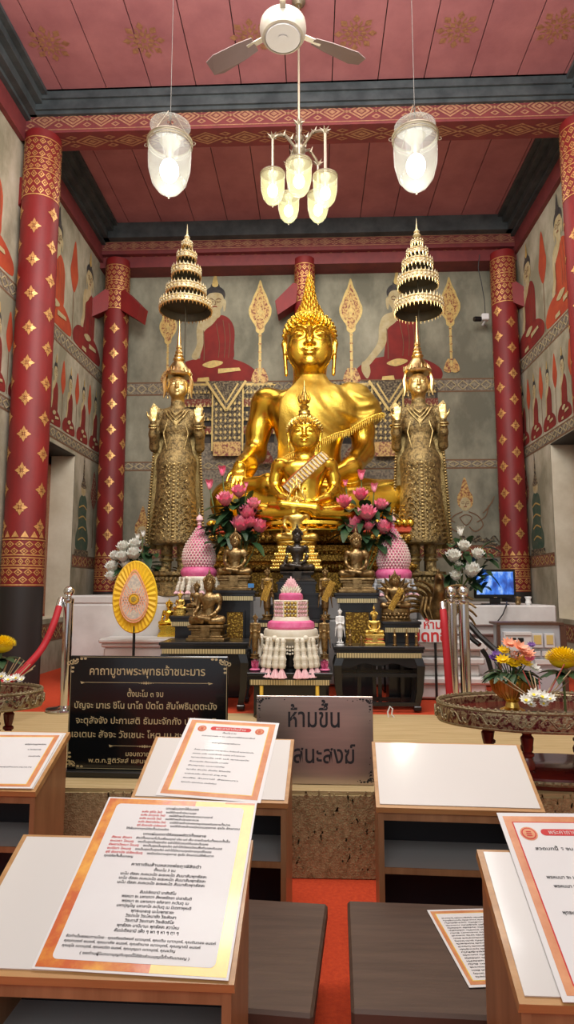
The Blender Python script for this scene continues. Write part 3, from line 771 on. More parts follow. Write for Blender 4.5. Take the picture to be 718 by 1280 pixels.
# ================================================================ lecterns, benches, papers
LW,LD,ZN,ZF=.60,.3226,.511,.669
def lectern(label,x,y,r):
    t=thing('prayer_lectern',label,'lectern',(x,y,0),r,'low wooden prayer lecterns')
    sl=math.atan2(ZF-ZN,LD); n=Vector((0,-math.sin(sl),math.cos(sl)))
    f=lambda u,v,w=0:Vector((u,v*LD,ZN+v*(ZF-ZN)))+n*w
    mb=MB(); q=[f(-LW/2,0,-.003),f(LW/2,0,-.003),f(LW/2,1,-.003),f(-LW/2,1,-.003)]; th=n*-.024
    mb.add([*q,*[p+th for p in q]],[(0,1,2,3),(7,6,5,4),(0,4,5,1),(1,5,6,2),(2,6,7,3),(3,7,4,0)])
    mb.build('top_board','wood_edge',t,smooth=False)
    e=.014; mb=MB(); q=[f(-LW/2+e,.04,.0),f(LW/2-e,.04,.0),f(LW/2-e,.975,.0),f(-LW/2+e,.975,.0)]; th=n*-.004
    mb.add([*q,*[p+th for p in q]],[(0,1,2,3),(7,6,5,4),(0,4,5,1),(1,5,6,2),(2,6,7,3),(3,7,4,0)])
    mb.build('laminate_top','laminate_white',t,smooth=False)
    for s in(-1,1):
        mb=MB(); x0,x1=sorted((s*(LW/2-.008),s*(LW/2-.028))); a,b=.02,LD-.01
        za=ZN+a/LD*(ZF-ZN)-.026; zb=ZN+b/LD*(ZF-ZN)-.026
        mb.add([(x0,a,0),(x0,b,0),(x0,b,zb),(x0,a,za),(x1,a,0),(x1,b,0),(x1,b,zb),(x1,a,za)],[(0,3,2,1),(4,5,6,7),(0,4,7,3),(3,7,6,2),(2,6,5,1),(0,1,5,4)])
        mb.build('side_panel','wood_side',t,smooth=False)
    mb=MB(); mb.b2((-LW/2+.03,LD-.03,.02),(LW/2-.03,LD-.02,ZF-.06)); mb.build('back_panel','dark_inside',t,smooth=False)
    mb=MB(); mb.b2((-LW/2+.028,.03,.272),(LW/2-.028,LD-.03,.29)); mb.b2((-LW/2+.028,.026,.27),(LW/2-.028,.031,.292),1); mb.build('shelf',['shelf_grey','wood_side'],t,smooth=False)
    mb=MB(); mb.b2((-LW/2+.028,.024,ZN-.055),(LW/2-.028,.042,ZN-.022)); mb.build('front_rail','wood_side',t,smooth=False)
    t.rotation_euler=(0,0,r)
    return t
LE={'B':(.528,2.443,-.0473),'A':(-.3954,2.498,-.046),'C':(-.4615,1.392,-.0218),'D':(.693,1.3426,-.0176),'E':(-1.392,2.591,-.0315)}
lectern('bare wooden prayer lectern with empty white top beside the metal sign',*LE['B'])
lectern('wooden prayer lectern under the orange-bordered sheet in front of the black sign',*LE['A'])
lectern('wooden prayer lectern nearest the camera at left, holding the flame-bordered chant sheet',*LE['C'])
lectern('wooden prayer lectern cut by the right edge, nearest the camera on that side',*LE['D'])
lectern('wooden prayer lectern cut by the left edge, next to the black sign',*LE['E'])
def onlec(k,px,py,off=.002):
    x,y,r=LE[k]; o=Vector((x,y,ZN)); R=Matrix.Rotation(r,3,'Z')
    sl=math.atan2(ZF-ZN,LD); n=R@Vector((0,-math.sin(sl),math.cos(sl))); o=o+n*off; d=ray(px,py); c=Vector((0,0,EYE))
    return c+d*((o-c).dot(n)/d.dot(n)), n
def sheet_rect(TL,TR,BR,BL,n):
    """square up four measured corners into a true rectangle: origin centre, unit axes, half sizes"""
    c=(TL+TR+BR+BL)/4; u=((TR-TL)+(BR-BL)).normalized(); v=n.cross(u).normalized()
    w=((TR-TL).length+(BR-BL).length)/4; h=((TL-BL).length+(TR-BR).length)/4
    return c,u,v,n,w,h
def emblem(mb,g,x,y,r,e):
    mb.add([g(x+r*math.cos(a*PI/10),y+r*math.sin(a*PI/10),e) for a in range(20)],[tuple(range(20))],1)
    mb.add([g(x+r*.84*math.cos(a*PI/10),y+r*.84*math.sin(a*PI/10),e*1.3) for a in range(20)],[tuple(range(20))],3)
    mb.add([g(x+r*.7*math.cos(a*PI/10),y+r*.7*math.sin(a*PI/10),e*1.6) for a in range(20)],[tuple(range(20))],1)
    for k in range(3): 
        mb.add([g(x+q[0]*r,y+q[1]*r,e*2) for q in((-.35+k*.02,-.4+k*.28),(.35-k*.02,-.4+k*.28),(.28,-.25+k*.28),(-.28,-.25+k*.28))],[(0,1,2,3)],3)
SM=['paper','paper_orange','plastic_clear','ink_red','ink','paper_flame','paper_yellow','ink_grey','laminate_white']
def sheet(name,label,rect,style,lines,group=None,turned=False):
    c,u,v,n,w,h=rect
    if turned: u,v=-u,-v
    g=lambda a,b,e=0:c+u*a+v*b+n*e
    mb=MB(); q=lambda x0,y0,x1,y1,e,m: mb.add([g(x0,y0,e),g(x1,y0,e),g(x1,y1,e),g(x0,y1,e)],[(0,1,2,3)],m)
    # sheet body
    p=[g(-w,-h),g(w,-h),g(w,h),g(-w,h)]; b=[x-n*.0012 for x in p]
    mb.add(p+b,[(0,1,2,3),(7,6,5,4),(0,4,5,1),(1,5,6,2),(2,6,7,3),(3,7,4,0)],0)
    e=.0004
    if style=='flame':
        mw,mh=w*.975,h*.98; q(-mw,-mh,mw*.2,mh,e,5); q(mw*.2,-mh,mw,mh,e,6)
        q(-mw,-mh,-mw+.02,-mh+.06,e*1.5,5); q(mw*.6,mh-.006,mw,mh,e*1.5,5)
        iw,ih,rd=w*.845,h*.905,.012
        pts=[]
        for (sx,sy,a0) in((1,1,0),(-1,1,90),(-1,-1,180),(1,-1,270)):
            for k in range(6):
                a=math.radians(a0+k*18); pts.append(g(sx*(iw-rd)+rd*math.cos(a),sy*(ih-rd)+rd*math.sin(a),e*2))
        mb.add(pts,[tuple(range(len(pts)))],0)
    else:
        mw,mh=w*.93,h*.95; q(-mw,-mh,mw,mh,e,1); iw,ih=w*.80,h*.86; q(-iw-.003,-ih-.003,iw+.003,ih+.003,e*1.5,3 if style=='red' else 6); q(-iw,-ih,iw,ih,e*2,0)
        if style in('emblem','red'):
            s=w/.105
            for k in(-1,1): emblem(mb,g,k*.066*s,h*.71,(.0105 if style=='emblem' else .0135)*s,e*3)
            pts=[]
            for (sx,a0) in((1,-90),(-1,90)):
                for k in range(9): a=math.radians(a0+k*22.5); pts.append(g(sx*.040*s+.0065*s*math.cos(a),h*.73+.0065*s*math.sin(a),e*3))
            mb.add(pts,[tuple(range(len(pts)))],3)
            text(mb,'พระคาถาเงินล้าน',0,h*.73-.0035*s,.0115*s,lambda a,b:g(a,b,e*4),res=1,m=8,fit=.07*s)
    for (s,x,y,size,al,m,fit) in lines:
        text(mb,s,x*w,y*h,size,lambda a,b:g(a,b,e*4),al,res=1,off=.022,m=m,fit=fit*w if fit else None)
    o=mb.build(name,SM,smooth=False); tag(o,label,'paper',group); return o
T1='นะโม ตัสสะ ภะคะวะโต อะระหะโต สัมมาสัมพุทธัสสะ'
def two(red,rest,y,w):  # red opening words followed by black text
    return [(red,-.80,y,.0082,'l',3,None),(rest,-.80+w,y,.0082,'l',4,None)]
LC=[('บทแผ่เมตตาให้ตนเอง',0.04,.84,.0105,'c',4,.44)]
for i,(a,b,fa,fb) in enumerate([('อะหัง สุขิโต โหมิ','ขอให้ข้าพเจ้ามีความสุข',.30,.42),('อะหัง นิททุกโข โหมิ','ขอให้ข้าพเจ้าปราศจากความทุกข์',.36,.60),('อะหัง อะเวโร โหมิ','ขอให้ข้าพเจ้าปราศจากเวร',.32,.46),('อะหัง อัพยาปัชโฌ โหมิ','ขอให้ข้าพเจ้าปราศจากอุปสรรคอันตรายทั้งปวง',.40,.82),('สุขี อัตตานัง ปะริหะรามิ','ขอให้ข้าพเจ้าจงมีความสุขกาย สุขใจ รักษาตน',.42,.94)]):
    y=.785-i*.048; LC+=[(a,-.48+.0,y,.0085,'l',3,fa*.9),(b,-.48+fa*.9+.05,y,.0085,'l',4,fb*.95)]
LC+=[('ให้พ้นจากทุกข์ภัยทั้งปวงเถิด',-.60,.545,.0085,'l',4,.55),('บทแผ่เมตตาให้สรรพสัตว์ทั้งหลาย',.04,.475,.0105,'c',4,.80)]
for i,(a,b,fa,fb) in enumerate([('สัพเพ สัตตา','สัตว์ทั้งหลายที่เป็นเพื่อนทุกข์ เกิด แก่ เจ็บ ตายด้วยกันทั้งหมดทั้งสิ้น',.26,1.18),('อะเวรา โหนตุ','จงเป็นสุขเป็นสุขเถิด อย่าได้มีเวรแก่กันและกันเลย',.30,.88),('อัพยาปัชฌา โหนตุ','จงเป็นสุขเป็นสุขเถิด อย่าได้เบียดเบียนซึ่งกันและกันเลย',.38,.98),('อะนีฆา โหนตุ','จงเป็นสุขเป็นสุขเถิด อย่าได้มีความทุกข์กายทุกข์ใจเลย',.30,.94),('สุขี อัตตานัง ปะริหะรันตุ','จงมีแต่ความสุขกาย สุขใจ รักษาตนให้พ้นจาก',.46,.82)]):
    y=.42-i*.048; LC+=[(a,-.74,y,.0085,'l',3,fa),(b,-.74+fa+.05,y,.0085,'l',4,fb)]
LC+=[('ทุกข์ภัยทั้งสิ้นเทอญ',-.74,.18,.0085,'l',4,.36),('คาถาเงินล้านหลวงพ่อฤาษีลิงดำ',.05,.085,.0115,'c',4,.84),('ตั้งนะโม 3 จบ',.05,.03,.0098,'c',4,.26)]
for i in range(3): LC.append((T1,.05,-.025-i*.05,.0098,'c',4,1.02))
for i,(s,fw) in enumerate([('สัมปะจิตฉามิ นาสังสิโม',.42),('พรหมา จะ มหาเทวา สัพเพยักขา ปะรายันติ',.80),('พรหมา จะ มหาเทวา อภิลาภา ภะวันตุ เม',.76),('มหาปุญโญ มหาลาโภ ภะวันตุ เม มิเตภาหุหะติ',.84),('พุทธะมะอะอุ นะโมพุทธายะ',.48),('วิระทะโย วิระโคนายัง วิระหิงสา',.56),('วิระทาสี วิระทาสา วิระอิตถิโย',.54),('พุทธัสสะ มานีมามะ พุทธัสสะ สวาโหม',.68),('สัมปะติจฉามิ เพ็ง ๆ พา ๆ หา ๆ ฤา ๆ',.70)]):
    LC.append((s,.05,-.225-i*.05,.0098,'c',4,fw))
LC+=[('จัดทำเป็นธรรมทานโดย : คุณเกียรติพงศ์ เนาวบุตร์, คุณเติม เนาวบุตร์, คุณขันทอง อนงค์',-.79,-.70,.0078,'l',4,1.60),('คุณทนงค์ อนงค์, คุณมาลัย อนงค์, คุณอำนาจ เนาวบุตร์, คุณญาณี อนงค์',-.79,-.745,.0078,'l',4,1.45),('คุณอุไร เนาวบุตร์, คุณสมจิต อนงค์, คุณบุญมา เนาวบุตร์, คุณขวัญ',-.79,-.79,.0078,'l',4,1.2),('( ขอท่านผู้โมทนาบุญกับชุดนี้ได้รับส่วนบุญนี้ทั่วกันเทอญ )',0,-.85,.0078,'c',4,1.15)]
def lr(k,a,b,c_,d): 
    pts=[onlec(k,*q) for q in(a,b,c_,d)]; return sheet_rect(*[p[0] for p in pts],pts[0][1])
sheet('chant_sheet','large chant sheet with flame orange and yellow border, nearest the camera at left',lr('C',(133,996),(317,1003),(292,1226),(44,1211)),'flame',LC)
GA=[('ตั้งนะโม ๓ จบ',0,.60,.0105,'c',4,.30),('คาถาหลวงพ่อ ๙ จบ เสริมลาภให้ร่ำรวยทรัพย์',0,.50,.010,'c',7,1.15),('คาถาบูชาพระพุทธชินราช',0,.32,.0095,'c',7,.6)]
for i,s in enumerate(['ตั้งจิต นะโมพุทธายะ ยะธาพุทโมนะ อิทธิฤทธิ์ พุทธะนิมิตตัง','ขอเดชะ เดชัง เมตตาจิตตัง มะอะอุ นะโมพุทธายะ','พุทธะนิมิตตัง เอหิ เอหิ พุทธะคุณัง','ธัมมะคุณัง สังฆะคุณัง มาเรโส','สัมพุทธะ นะมามิหัง','พุทธัง ธัมมัง สังฆัง ชีวิตตัง','เมสะระณัง คัจฉามิ สาธุ สาธุ','อะหัง วันทามิ สัพพะทา','คุณแก้ว คุณแหวน ประสิทธิเม']): GA.append((s,-.62,.12-i*.10,.0088,'l',7,[1.25,1.1,1.2,.8,.75,.9,.85,1.1,.7][i]))
sheet('chant_sheet','orange-bordered chant sheet with two round emblems, leaning in front of the black sign',lr('A',(232.7,896.5),(346.7,904.5),(329,1003),(200,995)),'emblem',GA)
GD=[('สวดบทนี้ ๕ จบ',-.35,.50,.0125,'c',4,.55),('พรหมมา จะ มหาเทวา สัพเพยักขา ปะรายันติ',0,.16,.0115,'c',4,1.25),('พรหมมา จะ มหาเทวา อภิลาภา ภะวันตุ เม',0,.06,.0115,'c',4,1.15),('มหาปุญโญ มหาลาโภ',0,-.03,.0115,'c',4,.7),('พุทธะมะอะอุ นะโมพุทธายะ วิระทะโย วิระโคนายัง',0,-.22,.0115,'c',4,1.2),('ยะอะวิระหิงสา',0,-.30,.0115,'c',4,.7),('สัมปะติจฉามิ',0,-.4,.0115,'c',4,.6)]
a,nD=onlec('D',621,1017); b,_=onlec('D',704,1254); 
dv=(a-b); L=dv.length; uD=dv.normalized().cross(nD).normalized(); vD=nD.cross(uD)
wD=L/1.414/2; c=(a+b)/2+uD*wD
sheet('chant_sheet','pink and orange bordered chant sheet on the lectern cut by the right edge',(c+nD*.003,uD,vD,nD,wD,L/2),'red',GD)
a,nE=onlec('E',79,918); b,_=onlec('E',40,986); uE=nE.cross((a-b).normalized())*-1; uE=(a-b).normalized().cross(nE); 
c=(a+b)/2-uE*.17
sheet('chant_sheet','landscape sheet with orange border on the lectern cut by the left edge',(c+nE*.002,uE,nE.cross(uE),nE,.17,(a-b).length/2),'plain',[('ขอเชิญร่วมทำบุญบูชาพระประธาน',.45,.55,.011,'c',4,.55),('ณ วิหารหลวงพ่อ',.5,.35,.010,'c',7,.35),('ขอความสุขความเจริญ',.6,.1,.009,'c',7,.3),('พระพุทธเจ้าชนะมาร สาธุ สาธุ สาธุ',.3,-.3,.009,'c',7,.8)])
# benches
def bench(label,a,b,side,w):
    a=PZ(*a,.25);b=PZ(*b,.25); d=(b-a).normalized(); p=Vector((-d.y,d.x,0))*side
    L=.575
    t=thing('kneeling_bench',label,'bench',(0,0,0))
    R=Matrix((( p.x,d.x,0),(p.y,d.y,0),(0,0,1)))
    c=a+d*L/2+p*w/2
    mb=MB(); mb.box((c.x,c.y,.225),(w/2,L/2,.025),R=R,bev=.008); mb.build('seat','bench_brown',t,smooth=False)
    for s in(-1,1):
        q=c+p*s*(w/2-.06); mb=MB(); mb.box((q.x,q.y,.1),(.02,L/2-.03,.1),R=R); mb.build('leg','bench_brown',t,smooth=False)
    return t
bench('low dark brown bench left of the red carpet strip',(410,1129),(390,1280),-1,1.15)
bench('low dark brown bench right of the red carpet strip, with a sheet on it',(434.5,1125),(440,1280),1,1.25)
a,b=PZ(534,1138,.2525),PZ(587,1235,.2525); dv=(b-a).normalized(); uu=Vector((-dv.y,dv.x,0)); 
if uu.x<0: uu=-uu
c=(a+b)/2+uu*.105; v=-dv; 
sheet('chant_sheet','orange-bordered sheet lying upside down on the right brown bench',(c+Vector((0,0,.0012)),uu,v,Vector((0,0,1)),.105,(a-b).length/2),'plain',
  [(s,0,.78-i*.072,.0082,'c',4,1.4) for i,s in enumerate(2*['อิติปิ โส ภะคะวา อะระหัง สัมมาสัมพุทโธ','วิชชาจะระณะสัมปันโน สุคะโต โลกะวิทู','อะนุตตะโร ปุริสะทัมมะสาระถิ สัตถา','เทวะมะนุสสานัง พุทโธ ภะคะวาติ','สวากขาโต ภะคะวะตา ธัมโม','สันทิฏฐิโก อะกาลิโก เอหิปัสสิโก','โอปะนะยิโก ปัจจัตตัง เวทิตัพโพ','วิญญูหีติ สุปะฏิปันโน ภะคะวะโต','สาวะกะสังโฆ อุชุปะฏิปันโน','ภะคะวะโต สาวะกะสังโฆ ญายะปะฏิปันโน','อะนุตตะรัง ปุญญักเขตตัง โลกัสสาติ'])],turned=True)
# ================================================================ signs
def corner_orn(mb,f,sx,sy,W,H,s,m):
    for k in range(3):
        a0=k*.45; pts=[]
        for i in range(9):
            t=i/8; r=s*(.55-.12*k)*(1-t*.55); an=a0+t*4.2
            pts.append(f(sx*(W-s*.45-r*math.cos(an)*.6+k*s*.28),sy*(H-s*.45-r*math.sin(an)*.6-k*s*.1)))
        for a,b in zip(pts,pts[1:]):
            d=(b-a); n=Vector((-d.z,0,d.x)).normalized()*s*.05; mb.add([a+n,b+n,b-n,a-n],[(0,1,2,3)],m)
    for (x,y) in((.1,.9),(.5,.15),(.9,.1),(.15,.5),(.3,.3),(1.25,.08),(.08,1.25)):
        c=f(sx*(W-s*x-.01),sy*(H-s*y-.01)); r=s*.13
        mb.add([c+Vector((r*math.cos(i*PI/3)*1.2,0,r*math.sin(i*PI/3)*.8)) for i in range(6)],[tuple(range(6))],m)
# black sign
yS=3.27; a=P(88,817,yS); b=P(286,823,yS); W=(b.x-a.x)/2; zt=(a.z+b.z)/2; z0=ZP+.028; H=(zt-z0)/2
t=thing('chant_sign','black glass sign with gold Thai chant lettering, standing on the straw mat','sign',((a.x+b.x)/2,yS,ZP),math.radians(-1.5))
mb=MB(); mb.box((0,0,.028+H),(W,.006,H),bev=.004); 
f=lambda u,v:Vector((u,-.0085,.028+H+v))
mb2=MB()
for s in(-1,1): 
    mb2.b2((s*(W-.006)-.001,-.0085,.028+.05),(s*(W-.006)+.001,-.007,.028+2*H-.05)); mb2.b2((-W+.05,-.0085,.028+H+s*(H-.006)-.001),(W-.05,-.007,.028+H+s*(H-.006)+.001))
for sx in(-1,1):
    for sy in(-1,1): corner_orn(mb2,f,sx,sy,W,H,.055,0)
g=lambda u,v:f(u,v)
k=2*W/475   # metres per crop unit of the sign photograph
def yy(v): return H-(v-68)*k*.985
TL=[('คาถาบูชาพระพุทธเจ้าชนะมาร',300,124,350,.062),('ตั้งนะโม ๓ จบ',297,187,110,.044),('ปัญจะ มาเร ชิโน นาโถ ปัตโต สัมโพธิมุตตะมัง',297,222,428,.048),('จะตุสัจจัง ปะกาเสติ ธัมมะจักกัง ปะวัตตะยิ',300,266,420,.048),('เอเตนะ สัจจะ วัชเชนะ โหตุ เม ชะยะมังคะลัง',300,306,445,.048),('มอบถวายโดย',292,358,100,.034),('พ.ต.ท.ฐิติวัสส์ แสนเยีย และ ครอบครัว',297,378,330,.032)]
for s,x,y,w_,sz in TL: text(mb2,s,(x-304)*k,yy(y),sz*.92,g,'c',2,.012,0,fit=w_*k)
for (y,x0,x1) in((147,108,490),(330,200,400)):
    mb2.add([g((x0-304)*k,yy(y)),g((x1-304)*k,yy(y)),g((x1-304)*k,yy(y)+.0022),g((x0-304)*k,yy(y)+.0022)],[(0,1,2,3)])
    for q in range(-3,4):
        c=(299-304+q*7)*k; r=(.010-.002*abs(q)); mb2.add([g(c-r,yy(y)),g(c,yy(y)+r*.8),g(c+r,yy(y)),g(c,yy(y)-r*.8)],[(0,1,2,3)])
    for x in(x0,x1): mb2.add([g((x-304)*k-.014,yy(y)+.006),g((x-304)*k+.014,yy(y)+.001),g((x-304)*k-.008,yy(y)-.007)],[(0,1,2)])
mb.build('panel','sign_black',t,smooth=False); mb2.build('lettering','sign_gold',t,smooth=False)
mb=MB(); mb.box((0,.0,.014),(W+.012,.045,.014),bev=.004); mb.build('base','lacquer',t,smooth=False)
# steel sign
yS=3.17; a=P(321,868,yS); b=P(466,872,yS); W=(b.x-a.x)/2; H=((a.z+b.z)/2-ZP)/2
t=thing('notice_sign','brushed metal sign with black Thai lettering standing behind the lecterns','sign',((a.x+b.x)/2,yS,ZP),math.radians(-1))
mb=MB(); mb.box((0,0,H),(W,.004,H),bev=.002); mb.build('panel','sign_steel',t,smooth=False)
f=lambda u,v:Vector((u,-.0055,H+v)); mb=MB()
for sx in(-1,1):
    for sy in(-1,1): corner_orn(mb,f,sx,sy,W,H,.04,0)
random.seed(5)
for i in range(60):
    sx=random.choice((-1,1)); sy=random.choice((-1,1)); e=random.random()**2*.12; r=random.uniform(.001,.0035)
    u,v=(sx*(W-.012-random.random()*.01),sy*(H-.02-e)) if random.random()<.5 else (sx*(W-.02-e),sy*(H-.012-random.random()*.01))
    mb.add([f(u-r,v),f(u,v+r),f(u+r*1.5,v),f(u,v-r)],[(0,1,2,3)])
kk=yS/800
text(mb,'ห้ามขึ้น',-.003,.010+.05,.125,f,'c',3,.012,fit=66*kk); text(mb,'อาสนะสงฆ์',0,-.085-.02,.115,f,'c',3,.012,fit=98*kk)
mb.build('lettering','ink',t,smooth=False)
mb=MB(); mb.box((0,.05,.004),(.08,.05,.004)); mb.box((0,.04,H*.6),(.01,.004,H*.62),R=Matrix.Rotation(math.radians(12),3,'X')); mb.build('easel_foot','black_metal',t,smooth=False)
# ================================================================ stanchions and ropes
def stanchion(px,y,label,top=1.22):
    x=P(px,750,y).x; t=thing('barrier_post',label,'barrier post',(x,y,ZP),0,'chrome rope barrier posts')
    H=top-ZP
    mb=MB(); mb.lathe([(.135,0),(.14,.008),(.135,.018),(.05,.03),(.035,.04)],32); mb.build('base','steel',t)
    mb=MB(); mb.lathe([(.037,.035),(.037,H)],24); mb.build('pole','steel',t)
    mb=MB(); mb.lathe([(.038,H-.03),(.042,H-.02),(.042,H),(.034,H+.005),(.012,H+.012),(.012,H+.025)],24); mb.ell((0,0,H+.06),.041,16,10); mb.build('ball_cap','steel',t)
    mb=MB(); mb.ring((-.045,0,H-.015),.012,.003,12,5,ax=(0,1,0)); mb.build('hook','steel',t)
    return Vector((x,y,ZP+H-.02))
s1=stanchion(86,4.95,'chrome barrier post holding the red rope, behind the black sign')
s2=stanchion(564.5,4.98,'left one of the two chrome barrier posts behind the round tray table')
s3=stanchion(579.5,4.70,'right one of the two chrome barrier posts behind the round tray table')
def rope(pts,r,label,nm='barrier_rope'):
    o=[]
    for i in range(len(pts)-1):
        p0,p1,p2,p3=[Vector(pts[min(max(i+k,0),len(pts)-1)]) for k in(-1,0,1,2)]
        for s in range(6):
            t=s/6; o.append(.5*((2*p1)+(p2-p0)*t+(2*p0-5*p1+4*p2-p3)*t*t+(3*p1-p0-3*p2+p3)*t**3))
    o.append(Vector(pts[-1])); t=thing(nm,label,'rope'); mb=MB(); mb.tube(o,r,10); mb.build('rope','rope_red',t)
    mb=MB(); mb.tube([o[0]+(o[0]-o[1]).normalized()*.03,o[0],o[2]],r*.9+.003,10); mb.build('end_cap','steel',t); 
rope([s1+Vector((-.06,-.01,.0)),P(67,780,4.8),P(54,808,4.7),P(37,829,4.55),P(15,848,4.4),P(-20,858,4.2),P(-70,845,4.1)],.026,'sagging red velvet rope hung from the left barrier post')
x=P(559,790,4.6); rope([(x.x,4.72,1.17),(x.x-.008,4.64,1.05),(x.x-.004,4.6,.8),(x.x+.008,4.6,.55),(x.x+.014,4.6,.41)],.026,'red rope hanging straight down beside the two barrier posts')
# ================================================================ round tray tables
def tray(label,cx,cy,R,zr,sy=.56):
    t=thing('round_tray_table',label,'table',(cx,cy,ZP),0,'round red tray tables with inlaid rims'); h=zr-ZP
    mb=MB(); mb.lathe([(0,h-.075),(R-.06,h-.075),(R-.03,h-.095),(R-.03,h-.055),(R-.05,h-.05),(0,h-.05)],64,cap=False); mb.build('tray_floor','tray_wood',t)
    mb=MB(); mb.lathe([(R-.035,h-.1),(R-.005,h-.085),(R+.004,h-.05),(R,h-.018),(R-.012,h-.012),(R-.03,h-.02),(R-.035,h-.1)],72,cap=False); mb.build('rim','tray_inlay',t)
    mb=MB()
    for z,r,n in((h-.008,R-.008,90),(h-.088,R-.012,90)):
        mb.ring((0,0,z),r,.009,72,6)
        for i in range(n):
            a=2*PI*i/n; mb.ell((r*math.cos(a),r*math.sin(a),z+(.006 if z>h-.05 else 0)),.0085,6,4)
    # scrolls on the rim
    for i in range(44):
        a=2*PI*i/44; pts=[]
        for k in range(9):
            s=k/8; aa=a+s*2*PI/44*1.25; pts.append(((R+.006)*math.cos(aa),(R+.006)*math.sin(aa),h-.050+.022*math.sin(s*2*PI)*(1 if i%2 else -1)))
        mb.tube(pts,.0042,5)
    mb.build('rim_beading','tray_rim',t)
    rl=R*.60
    for i in range(8):
        a=2*PI*(i+.28)/8; x,y=rl*math.cos(a),rl*math.sin(a); H=h-.09; z0=.06
        pr=[(.030,0),(.032,.03),(.022,.05),(.034,.10),(.036,.2),(.024,.3),(.020,.33),(.033,.37),(.033,.42),(.020,.46),(.024,.5),(.030,.62),(.034,.75),(.022,.82),(.034,.88),(.034,.95),(.026,1)]
        mb=MB(); mb.lathe([(r*.95,z0+z*(H-z0)) for r,z in pr],16,(x,y,0)); mb.build('leg','tray_wood',t)
    mb=MB(); mb.lathe([(0,0),(rl+.06,0),(rl+.075,.02),(rl+.065,.05),(rl+.04,.062),(0,.062)],56,cap=False); mb.build('base_disc','tray_wood',t)
    mb=MB(); mb.ring((0,0,.03),rl+.072,.012,56,6)
    for i in range(70): a=2*PI*i/70; mb.ell(((rl+.08)*math.cos(a),(rl+.08)*math.sin(a),.03),.009,6,4)
    mb.build('base_beading','tray_rim',t)
    t.scale=(1,sy,1); return t
TC=P(692,900,3.33); TR_=(P(546,876,TC.y).x-TC.x)*-1
tray('round red tray table with inlaid rim holding flowers, at the right edge',TC.x,TC.y,TR_,.745)
e=P(50,862,3.6); TL_=Vector((e.x-.47,3.62,0)); ZLT=e.z-.052
tray('round red tray table cut by the left edge, beside the black sign',TL_.x,TL_.y,.47,e.z)
# ================================================================ flowers
def petal(mb,base,az,tilt,L,W,m,curl=.35,cup=.25,n=4):
    """one cupped petal rising from base"""
    base=Vector(base); R=Matrix.Rotation(az,3,'Z'); vs=[];fs=[]
    for i in range(n+1):
        t=i/n; w=W*math.sin(PI*min(1,t*.86+.10))**.8*(1 if t<.99 else .1); a=tilt-curl*t
        r=L*t*math.sin(a); z=L*t*math.cos(a)
        for j,s in enumerate((-1,0,1)):
            vs.append(base+R@Vector((s*w*.5,-(r-(abs(s))*cup*w*.5),z+abs(s)*cup*w*.15)))
    for i in range(n):
        for j in(0,1): fs.append((i*3+j,i*3+j+1,(i+1)*3+j+1,(i+1)*3+j))
    mb.add(vs,fs,m)
def bloom(mb,c,r,m,core=None,lean=(0,-1,0),openness=1.0):
    d=Vector(lean); ax=(Vector((0,0,1))+d*.6).normalized(); q=Vector((0,0,1)).rotation_difference(ax).to_matrix()
    old=mb.T; Mx=Matrix.Translation(Vector(c))@q.to_4x4(); mb.T=Mx if old is None else old@Mx
    for (n,ti,L,W,ph) in((9,1.05*openness,1.0,.55,0),(9,.72*openness,1.05,.58,.35),(7,.42*openness,1.05,.55,.1),(5,.18,.95,.5,.3)):
        for i in range(n): petal(mb,(0,0,-r*.35),2*PI*i/n+ph+random.uniform(-.08,.08),ti,L*r*1.15,W*r*1.3,m)
    mb.ell((0,0,0),(r*.3,r*.3,r*.25),8,6,core if core is not None else m)
    mb.T=old
def bud(mb,c,r,m):
    for i in range(5): petal(mb,(c[0],c[1],c[2]-r),2*PI*i/5,.55,r*2.5,r*1.3,m,curl=1.05,cup=.6)
    mb.ell(c,(r*.55,r*.55,r*1.1),8,6,m)
def leafblade(mb,b,d,L,W,m,droop=.4):
    b=Vector(b);d=Vector(d).normalized(); s=d.cross(Vector((0,0,1))).normalized() if abs(d.z)<.98 else Vector((1,0,0)); vs=[];fs=[];n=5
    for i in range(n+1):
        t=i/n; w=W*math.sin(PI*(t*.93+.04))**.7/2; p=b+d*L*t+Vector((0,0,-droop*L*t*t))
        vs+= [p-s*w+Vector((0,0,w*.35)),p,p+s*w+Vector((0,0,w*.35))]
    for i in range(n):
        for j in(0,1): fs.append((i*3+j,i*3+j+1,(i+1)*3+j+1,(i+1)*3+j))
    mb.add(vs,fs,m)
